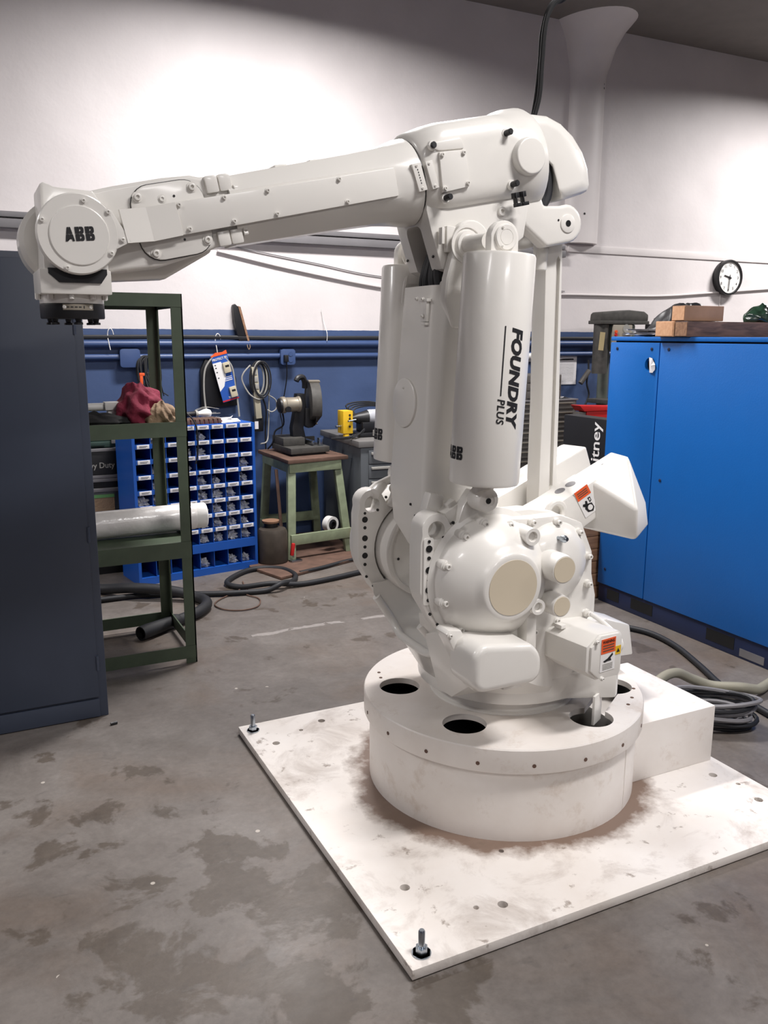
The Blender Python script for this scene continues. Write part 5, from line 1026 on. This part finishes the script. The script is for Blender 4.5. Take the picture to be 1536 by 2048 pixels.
part('bent_panel', MB().box(CX0+0.02, CX1, CY1-0.02, CY1, 0.108, 1.47), M_CBLUE, t, 0.003); part('bent_panel', MB().box(CX0+0.02, CX1, CY0, CY0+0.02, 0.108, 1.47), M_CBLUE, t, 0.003)
for y, z, p_ in ((1.385, 1.437, pa), (1.125, 1.438, pa), (1.006, 1.438, pb), (1.004, 0.77, pb), (1.38, 0.2, pa)):
    q = part('lock_screw', MB().lathe([(0.0085, 0), (0.0085, 0.002), (0.006, 0.003)], (CX0-0.0005, y, z), (-1, 0, 0), 16), M_NAVY, p_); part('slot', MB().box(CX0-0.0042, CX0-0.003, y-0.0055, y+0.0055, z-0.0012, z+0.0012), M_INK, p_)
for y0, y1 in ((1.262, 1.36), (1.0, 1.165), (0.455, 0.627), (-0.3, -0.1)):
    part('fork_slot', MB().box(CX0+0.0065, CX0+0.010, y0, y1, 0.03, 0.088), M_DARK, t)
part('scuff', MB().box(CX0+0.0065, CX0+0.0085, 0.28, 0.42, 0.012, 0.05), M_GREYRAIL, t, label='bare patch where the plinth paint is worn')
bm = bmesh.new(); pts = [(0, 1.137, 1.396), (0, 1.108, 1.392), (0, 1.100, 1.372), (0, 1.085, 1.36), (0, 1.09, 1.335), (0, 1.10, 1.318), (0, 1.128, 1.318)]
vs = [bm.verts.new((CX0-0.004-0.006*(i % 2), p[1], p[2])) for i, p in enumerate(pts)]; c0 = bm.verts.new((CX0-0.014, 1.112, 1.355))
for i in range(len(vs)): bm.faces.new((vs[i], vs[(i+1) % len(vs)], c0))
bmesh.ops.solidify(bm, geom=bm.faces[:], thickness=0.002)
mb = MB(); mb.bm.free(); mb.bm = bm; part('torn_paper', mb, M_PAPER, None, label='torn white paper stuck over the round hole of the blue cabinet', cat='paper')
# timbers on top
def timber(label, x0, x1, y0, y1, z0, z1, m, mend):
    t = thing('timber_block', label, 'timber', ((x0+x1)/2, (y0+y1)/2, z0))
    part('beam', MB().box(x0, x1, y0, y1, z0, z1), m, t, 0.003)
    part('end_grain', MB().box(x0-0.0015, x0, y0+0.004, y1-0.004, z0+0.004, z1-0.004), mend, t)
timber('pale timber block lying on top of the other two', 1.62, 1.88, 0.894, 0.98, 1.577, 1.65, mat('brown_pine', (150, 116, 92), 0.8, var=0.2), M_PINE)  # beam a deeper brown than its pale end
timber('pale pine block at the left end of the timbers', 1.61, 1.95, 0.955, 1.075, 1.501, 1.576, M_PINE, M_PINE)
timber('long dark weathered timber at the front of the blue cabinet top', 1.615, 2.54, 0.865, 0.948, 1.501, 1.574, M_DKWOOD, M_BROWNWOOD)
t = thing('paper_stack', 'loose white papers on the blue cabinet beside the pine block', 'papers', (1.75, 1.23, 1.5))
for k in range(4):
    part('sheet', MB(Matrix.Translation((1.755, 1.24, 1.5025+0.006*k)) @ Matrix.Rotation(0.12*k-0.15, 4, 'Z')).loft([[(x, y, 0.022*abs(math.sin(9*x+k))) for x in (-0.1, -0.05, 0, 0.05, 0.1)] for y in (-0.11, 0.11)], False, False), M_PAPER, t)
heap('tarp', ((1.98, 1.25, 1.565), (0.22, 0.16, 0.13)), M_BLACK, 'crumpled black sheeting behind the pale timber block', 'sheeting', 21)
heap('plastic_sack', ((2.2, 0.93, 1.61), (0.12, 0.06, 0.065)), mat('dark_green_sack', (30, 52, 38), 0.25, var=0.9, scale=18, spec=0.8), 'shiny dark green sack on top of the dark timber', 'sack', 33)
for o_ in [o for o in COL.objects if o.name == 'plastic_sack']: o_.location.z = 1.5745
# drill press
t = thing('drill_press', 'grey green drill press standing behind the blue cabinet', 'drill press', (3.3, 3.35, 0))
part('belt_cover', MB().prism([(3.12, 1.625), (3.125, 1.68), (3.145, 1.695), (3.42, 1.715), (3.58, 1.705), (3.625, 1.68), (3.625, 1.625)], 3.28, 3.42), M_CASTG, t, 0.012)
part('cover_rim', MB().box(3.115, 3.63, 3.272, 3.428, 1.60, 1.628), M_CASTG, t, 0.004)
M_DRILL = mat('drill_grey_green', (98, 104, 96), 0.5)
part('head', MB().box(3.26, 3.50, 3.29, 3.42, 1.38, 1.60), M_DRILL, t, 0.015); part('motor', MB().cyl((3.19, 3.35, 1.2), (3.19, 3.35, 1.60), 0.062, seg=28), M_CASTG, t)
pf = part('control_panel', MB().box(3.25, 3.45, 3.272, 3.29, 1.45, 1.595), mat('panel_beige', (158, 150, 136), 0.5), t, 0.004); part('nameplate', MB().box(3.35, 3.435, 3.268, 3.272, 1.51, 1.53), M_GREYRAIL, pf); part('nameplate', MB().lathe([(0.035, 0), (0.035, 0.003)], (3.385, 3.272, 1.565), (0, -1, 0), 20), M_GREYCORD, pf)
for z, m in ((1.515, M_RED), (1.54, M_ORANGE)): part('push_button', MB().lathe([(0.012, 0), (0.012, 0.012)], (3.275, 3.272, z), (0, -1, 0), 14), m, pf)
part('column', MB().cyl((3.36, 3.5, 0.05), (3.36, 3.5, 1.6), 0.045, seg=24), M_DRILL, t); part('foot', MB().box(3.15, 3.57, 3.15, 3.6, 0.0, 0.06), M_CASTG, t, 0.01)
part('quill', MB().cyl((3.38, 3.3, 1.22), (3.38, 3.3, 1.38), 0.03), M_DSTEEL, t); part('table', MB().box(3.2, 3.55, 3.15, 3.5, 0.95, 0.985), M_CASTG, t, 0.006)
part('paper_tag', MB(Matrix.Translation((3.135, 3.265, 1.535)) @ Matrix.Rotation(0.08, 4, 'Y')).box(-0.026, 0.026, -0.001, 0.001, -0.145, 0.0), mat('manila', (172, 156, 116), 0.7), t, label='manila tag hanging from the belt cover')
t = thing('red_work_box', 'black and red control boxes standing beside the drill press', 'box', (3.55, 3.15, 1.0))
part('box', MB().box(3.44, 3.56, 3.0, 3.12, 1.0, 1.60), M_BLACK, t, 0.01); part('knob', MB().lathe([(0.02, 0), (0.02, 0.02)], (3.53, 3.0, 1.54), (0, -1, 0), 16), M_RED, t); part('support', MB().box(3.47, 3.54, 3.03, 3.1, 0.0, 1.0), M_DSTEEL, t)
# clock
t = thing('wall_clock', 'round black wall clock with a white dial', 'clock', (4.97, 3.72, 1.89))
CC = (4.97, 2.046); RC = 0.162
part('case', MB().lathe([(RC*0.95, 0), (RC*0.99, 0.03), (RC, 0.06), (RC*0.97, 0.073), (RC*0.9, 0.075), (RC*0.87, 0.062), (RC*0.87, 0.055)], (CC[0], 3.75, CC[1]), (0, -1, 0), 48), M_BLACK, t, smooth=40)
dl = part('dial', MB().lathe([(RC*0.872, 0), (RC*0.872, 0.002)], (CC[0], 3.6935, CC[1]), (0, -1, 0), 48), M_WHITEPL, t)
for h in range(1, 13):
    a = math.radians(90-30*h); bm = text_mesh(str(h), 0.036, 0.0002, bold=0.012); wx = max(v.co.x for v in bm.verts); wy = max(v.co.y for v in bm.verts)
    bm.transform(Matrix.Translation((CC[0]+0.112*math.cos(a)-wx/2, 3.691, CC[1]+0.112*math.sin(a)-wy/2)) @ Matrix.Rotation(PI/2, 4, 'X')); mb = MB(); mb.bm.free(); mb.bm = bm; part('numeral', mb, M_INK, dl)
def hand(a, L, w_, y): 
    d = Vector((math.cos(a), 0, math.sin(a))); n = Vector((-d.z, 0, d.x)); c = Vector((CC[0], 0, CC[1])); q = [c-d*0.025-n*w_/2, c+d*L-n*w_*0.4, c+d*L+n*w_*0.4, c-d*0.025+n*w_/2]
    return MB().prism([(p.x, p.z) for p in q], y-0.0015, y)
part('hour_hand', hand(math.radians(90-285), 0.07, 0.012, 3.687), M_INK, t); part('minute_hand', hand(math.radians(-93), 0.115, 0.008, 3.684), M_INK, t); part('hub', MB().lathe([(0.009, 0), (0.009, 0.008)], (CC[0], 3.688, CC[1]), (0, -1, 0), 14), M_INK, t)
part('cord', MB().cyl((4.93, 3.745, 1.2), (4.93, 3.745, 1.9), 0.004, seg=6), M_CONDW, None, label='white cord running down the wall below the clock', cat='cable')
# things behind the rod: tool box, notice, red case, green bottle, black banner
t = thing('parts_cabinet', 'small grey brown drawer cabinet on the larger brown tool cabinet', 'cabinet', (2.55, 3.4, 1.01))
part('body', MB().box(2.36, 2.705, 3.22, 3.5, 1.012, 1.205), M_CHESTB, t, 0.004)
for k in range(3):
    d = part('drawer', MB().box(2.375, 2.69, 3.208, 3.22, 1.025+0.06*k, 1.08+0.06*k), M_CHESTB, t, 0.002); part('handle', MB().box(2.6, 2.66, 3.2, 3.208, 1.05+0.06*k, 1.062+0.06*k), M_DSTEEL, d)
t = thing('tool_cabinet', 'dark brown grey drawer cabinet against the wall behind the rod', 'cabinet', (2.55, 3.45, 0.5))
part('body', MB().box(2.25, 2.85, 3.2, 3.68, 0.0, 1.0), M_CHESTB, t, 0.004); part('top', MB().box(2.24, 2.86, 3.19, 3.68, 1.0, 1.012), M_GREYRAIL, t, 0.002)
for k in range(8):
    d = part('drawer', MB().box(2.27, 2.83, 3.188, 3.2, 0.935-0.075*k, 0.99-0.075*k), M_CHESTB, t, 0.003); part('handle', MB().box(2.30, 2.80, 3.18, 3.188, 0.978-0.075*k, 0.984-0.075*k), M_ALU, d)
t = thing('rag_strip', 'scrap of white paper lying on the brown tool cabinet', 'paper', (2.75, 3.25, 1.012)); part('sheet', MB().loft([[(2.70, 3.22, 1.014), (2.74, 3.22, 1.03), (2.8, 3.21, 1.014)], [(2.71, 3.3, 1.014), (2.75, 3.3, 1.028), (2.8, 3.29, 1.014)]], False, False), M_PAPER, t)
t = thing('pipe', 'white pipe lying level behind the rod on the blue wall', 'pipe', (2.2, 3.62, 1.31)); part('tube', MB().cyl((1.6, 3.60, 1.338), (2.9, 3.60, 1.338), 0.026, seg=16), M_WHITEPL, t)
for x in (1.75, 2.75): part('bracket', MB().box(x, x+0.03, 3.58, 3.75, 1.29, 1.312), M_GREYRAIL, t)
t = thing('notice', 'white sheet with a printed heading pinned to the blue wall', 'notice', (3.17, 3.745, 1.09)); part('sheet', MB().box(3.055, 3.268, 3.742, 3.745, 1.09, 1.335), M_PAPER, t); part('heading', MB().prism([(3.085, 1.298), (3.235, 1.300), (3.23, 1.312), (3.12, 1.31), (3.085, 1.305)], 3.7405, 3.742), M_INK, t)
for k in range(12): part('text_line', MB().box(3.08, 3.24, 3.7412, 3.742, 1.12+0.013*k, 1.122+0.013*k), M_GREYCORD, t)
t = thing('red_toolbox', 'red tool box beside the brown cabinet', 'toolbox', (2.83, 3.05, 0.86)); part('body', MB().box(2.77, 3.1, 2.97, 3.07, 0.86, 0.93), M_RED, t, 0.008); part('lid', MB().prism([(2.74, 0.93), (3.11, 0.93), (3.08, 0.962), (2.69, 0.978)], 2.96, 3.08), M_RED, t, 0.006); part('latch', MB().box(2.70, 2.765, 2.975, 3.05, 0.86, 0.925), M_CHESTB, t, 0.003)
t = thing('steel_bench', 'low dark bench carrying the red tool box', 'bench', (2.9, 3.05, 0)); part('top', MB().box(2.70, 3.3, 2.95, 3.1, 0.835, 0.859), M_CHEST, t, 0.003)
for x in (2.72, 3.25):
    for y in (2.96, 3.06): part('leg', MB().box(x, x+0.03, y, y+0.03, 0, 0.835), M_DSTEEL, t)
t = thing('gas_bottle', 'dark green gas bottle with a black valve under the bench', 'bottle', (2.55, 2.72, 0)); part('bottle', MB().lathe([(0.08, 0.0), (0.085, 0.01), (0.085, 0.66), (0.07, 0.74), (0.04, 0.78), (0.03, 0.80)], (2.56, 2.74, 0), (0, 0, 1), 32), M_GRNDK, t, smooth=40); part('valve', MB().cyl((2.56, 2.74, 0.80), (2.56, 2.74, 0.85), 0.02).cbox((2.60, 2.72, 0.835), (0.09, 0.025, 0.03)), M_BLACK, t, 0.003)
for k in range(2): part('band', MB().lathe([(0.0858, 0), (0.0865, 0.004), (0.0858, 0.008)], (2.56, 2.74, 0.6+0.06*k), (0, 0, 1), 32, cap=False), M_BLACK, t)
t = thing('pipe_frame', 'grey tubular frame standing behind the counterweights', 'cart', (2.35, 2.9, 0))  # bare tube frame with a panel, no wheels
part('frame', MB().tube(cr([(2.2, 2.88, 0.0), (2.2, 2.88, 0.62), (2.23, 2.88, 0.655), (2.52, 2.88, 0.655), (2.55, 2.88, 0.62), (2.55, 2.88, 0.0)], 4), 0.015, 8), M_GREYRAIL, t); part('crossbar', MB().cyl((2.2, 2.88, 0.56), (2.55, 2.88, 0.56), 0.012, seg=8), M_GREYRAIL, t)
part('panel', MB().box(2.24, 2.51, 2.87, 2.9, 0.36, 0.54), M_GREYCORD, t, 0.006)
# banner panel lettered sideways
t = thing('lettered_panel', 'black machine panel with white sideways lettering beside the blue cabinet', 'panel', (1.8, 1.7, 0)); part('panel', MB().box(1.75, 1.85, 1.52, 1.95, 0.0, 1.03), M_BLACK, t, 0.006)
bm = text_mesh('Whitney', 0.105, 0.0005, bold=0.01); L = max(v.co.x for v in bm.verts); 
for v in bm.verts: v.co.x *= 0.42/L
bm.transform(frame((1.7485, 1.585, 0.59), (0, 0, 1), (0, 1, 0))); mb = MB(); mb.bm.free(); mb.bm = bm; part('lettering', mb, M_WHITE, t, label='pale sideways lettering')
t = thing('wall_torch', 'grey spray gun hanging on the blue wall near the cabinet', 'tool', (3.3, 3.7, 1.1)); part('body', MB().cyl((3.27, 3.68, 1.10), (3.36, 3.68, 1.21), 0.022), M_CHESTB, t, 0.004); part('hose', MB().tube(cr([(3.36, 3.70, 1.30), (3.36, 3.69, 1.22), (3.34, 3.68, 1.1), (3.37, 3.68, 1.0), (3.33, 3.68, 0.9)], 5), 0.008, 8), M_RUBBER, t)
# scrap wood behind the robot
rnd = random.Random(11); names = ['lowest', 'second lowest', 'third lowest', 'middle', 'third highest', 'second highest', 'topmost']
for k in range(7):
    z0 = 0.075*k; t = part('wood_offcut', MB(Matrix.Translation((1.60, 1.545, z0)) @ Matrix.Rotation(rnd.uniform(-0.12, 0.12), 4, 'Z')).box(-0.16, 0.11, -0.08, 0.08, 0.001, 0.073), M_BROWNWOOD, None, 0.004, label='brown wood offcut, %s in the pile behind the robot' % names[k], cat='wood', group='wood offcuts behind the robot')
# ------------------------------------------------------------------ cables on the floor
def floorline(pts, r, name, m, label, cat='hose', n=8, seg=10):
    return part(name, MB().tube(cr([(p[0], p[1], (p[2] if len(p) > 2 else 0)+r+0.002) for p in pts], n), r, seg), m, None, label=label, cat=cat, smooth=60)
t = thing('vacuum_hose', 'fat black suction hose with a nozzle lying under the olive shelf', 'hose', (-0.6, 2.3, 0))
part('hose', MB().tube(cr([(-1.6, 3.0, 0.032), (-1.2, 2.95, 0.032), (-0.93, 2.78, 0.032), (-0.78, 2.60, 0.068), (-0.6, 2.49, 0.06), (-0.46, 2.38, 0.032), (-0.44, 2.25, 0.032), (-0.52, 2.12, 0.032), (-0.66, 2.02, 0.032)], 8), 0.030, 12), M_RUBBER, t)
part('nozzle', MB().lathe([(0.03, 0), (0.036, 0.02), (0.034, 0.1), (0.038, 0.22), (0.036, 0.26), (0.03, 0.26), (0.028, 0.2)], (-0.65, 2.025, 0.036), (-0.85, -0.53, 0.005), 20), M_RUBBER, t, smooth=50)
floorline([(-1.7, 2.62), (-1.2, 2.6), (-0.95, 2.61), (-0.75, 2.6), (-0.55, 2.535), (-0.35, 2.45), (-0.231, 2.413), (-0.05, 2.38), (0.05, 2.385, 0.03), (0.16, 2.5), (0.22, 2.62), (0.2, 2.78), (0.1, 2.86), (-0.02, 2.85), (-0.15, 2.74), (-0.22, 2.62), (-0.16, 2.51), (0.0, 2.44, 0.02), (0.18, 2.42), (0.4, 2.45), (0.7, 2.53), (1.3, 2.68), (2.1, 2.66)], 0.016, 'air_hose', M_RUBBER, 'black air hose looped on the floor in front of the bins')
floorline([(0.27, 2.67), (0.45, 2.725), (0.75, 2.83), (1.2, 2.86), (1.9, 2.80)], 0.012, 'air_hose', M_RUBBER, 'thin black hose along the edge of the brown board')
floorline([(-0.11, 2.66), (-0.14, 2.55), (-0.22, 2.46), (-0.34, 2.36), (-0.39, 2.27), (-0.36, 2.17), (-0.28, 2.12), (-0.19, 2.14), (-0.14, 2.22), (-0.13, 2.3), (-0.17, 2.40), (-0.12, 2.52)], 0.004, 'wire_loop', M_RUST, 'thin brown wire curled on the floor beside the looped air hose', 'wire', seg=6)
floorline([(1.36, 1.1), (1.43, 0.97), (1.485, 0.83), (1.465, 0.64), (1.376, 0.40), (1.29, 0.20), (1.262, 0.06), (1.236, -0.09), (1.20, -0.4), (1.1, -0.9)], 0.014, 'power_cable', M_RUBBER, 'black cable curving over the floor beside the blue cabinet', 'cable')
floorline([(0.80, 0.16, 0.0), (0.93, 0.21, 0.07), (1.03, 0.215, 0.09), (1.12, 0.20, 0.05), (1.20, 0.165, 0.02), (1.275, 0.085, 0.03), (1.36, 0.07, 0.01), (1.45, 0.10), (1.53, 0.115), (1.575, 0.04), (1.565, -0.15)], 0.021, 'thick_conduit', mat('grey_green_conduit', (142, 138, 122), 0.6), 'thick grey green conduit crossing the black cable on the floor', 'conduit')
t = thing('cable_coil', 'coil of grey cables on the floor behind the white box', 'cables', (0.98, -0.04, 0))
rnd = random.Random(2)
for k in range(11):
    a0 = rnd.uniform(0, 6); rx, ry = 0.15+rnd.uniform(-0.03, 0.03), 0.085+rnd.uniform(-0.02, 0.02); zz = 0.012+0.010*k
    cx, cy = 0.97+rnd.uniform(-0.02, 0.02), -0.03+rnd.uniform(-0.015, 0.015)
    part('loop', MB().tube([(cx+rx*math.cos(u)*math.cos(-0.6)-ry*math.sin(u)*math.sin(-0.6), cy+rx*math.cos(u)*math.sin(-0.6)+ry*math.sin(u)*math.cos(-0.6), zz+0.008*math.sin(2*u+a0)) for u in [2*PI*i/30 for i in range(30)]], 0.009, 7, True), M_GREYRAIL if k % 3 else M_RUBBER, t)
part('plug_shell', MB().cyl((-1.155, 0.98, 0.006), (-1.13, 0.985, 0.006), 0.006, seg=8), M_BLACK, None, label='small black scrap on the floor in front of the locker', cat='scrap')
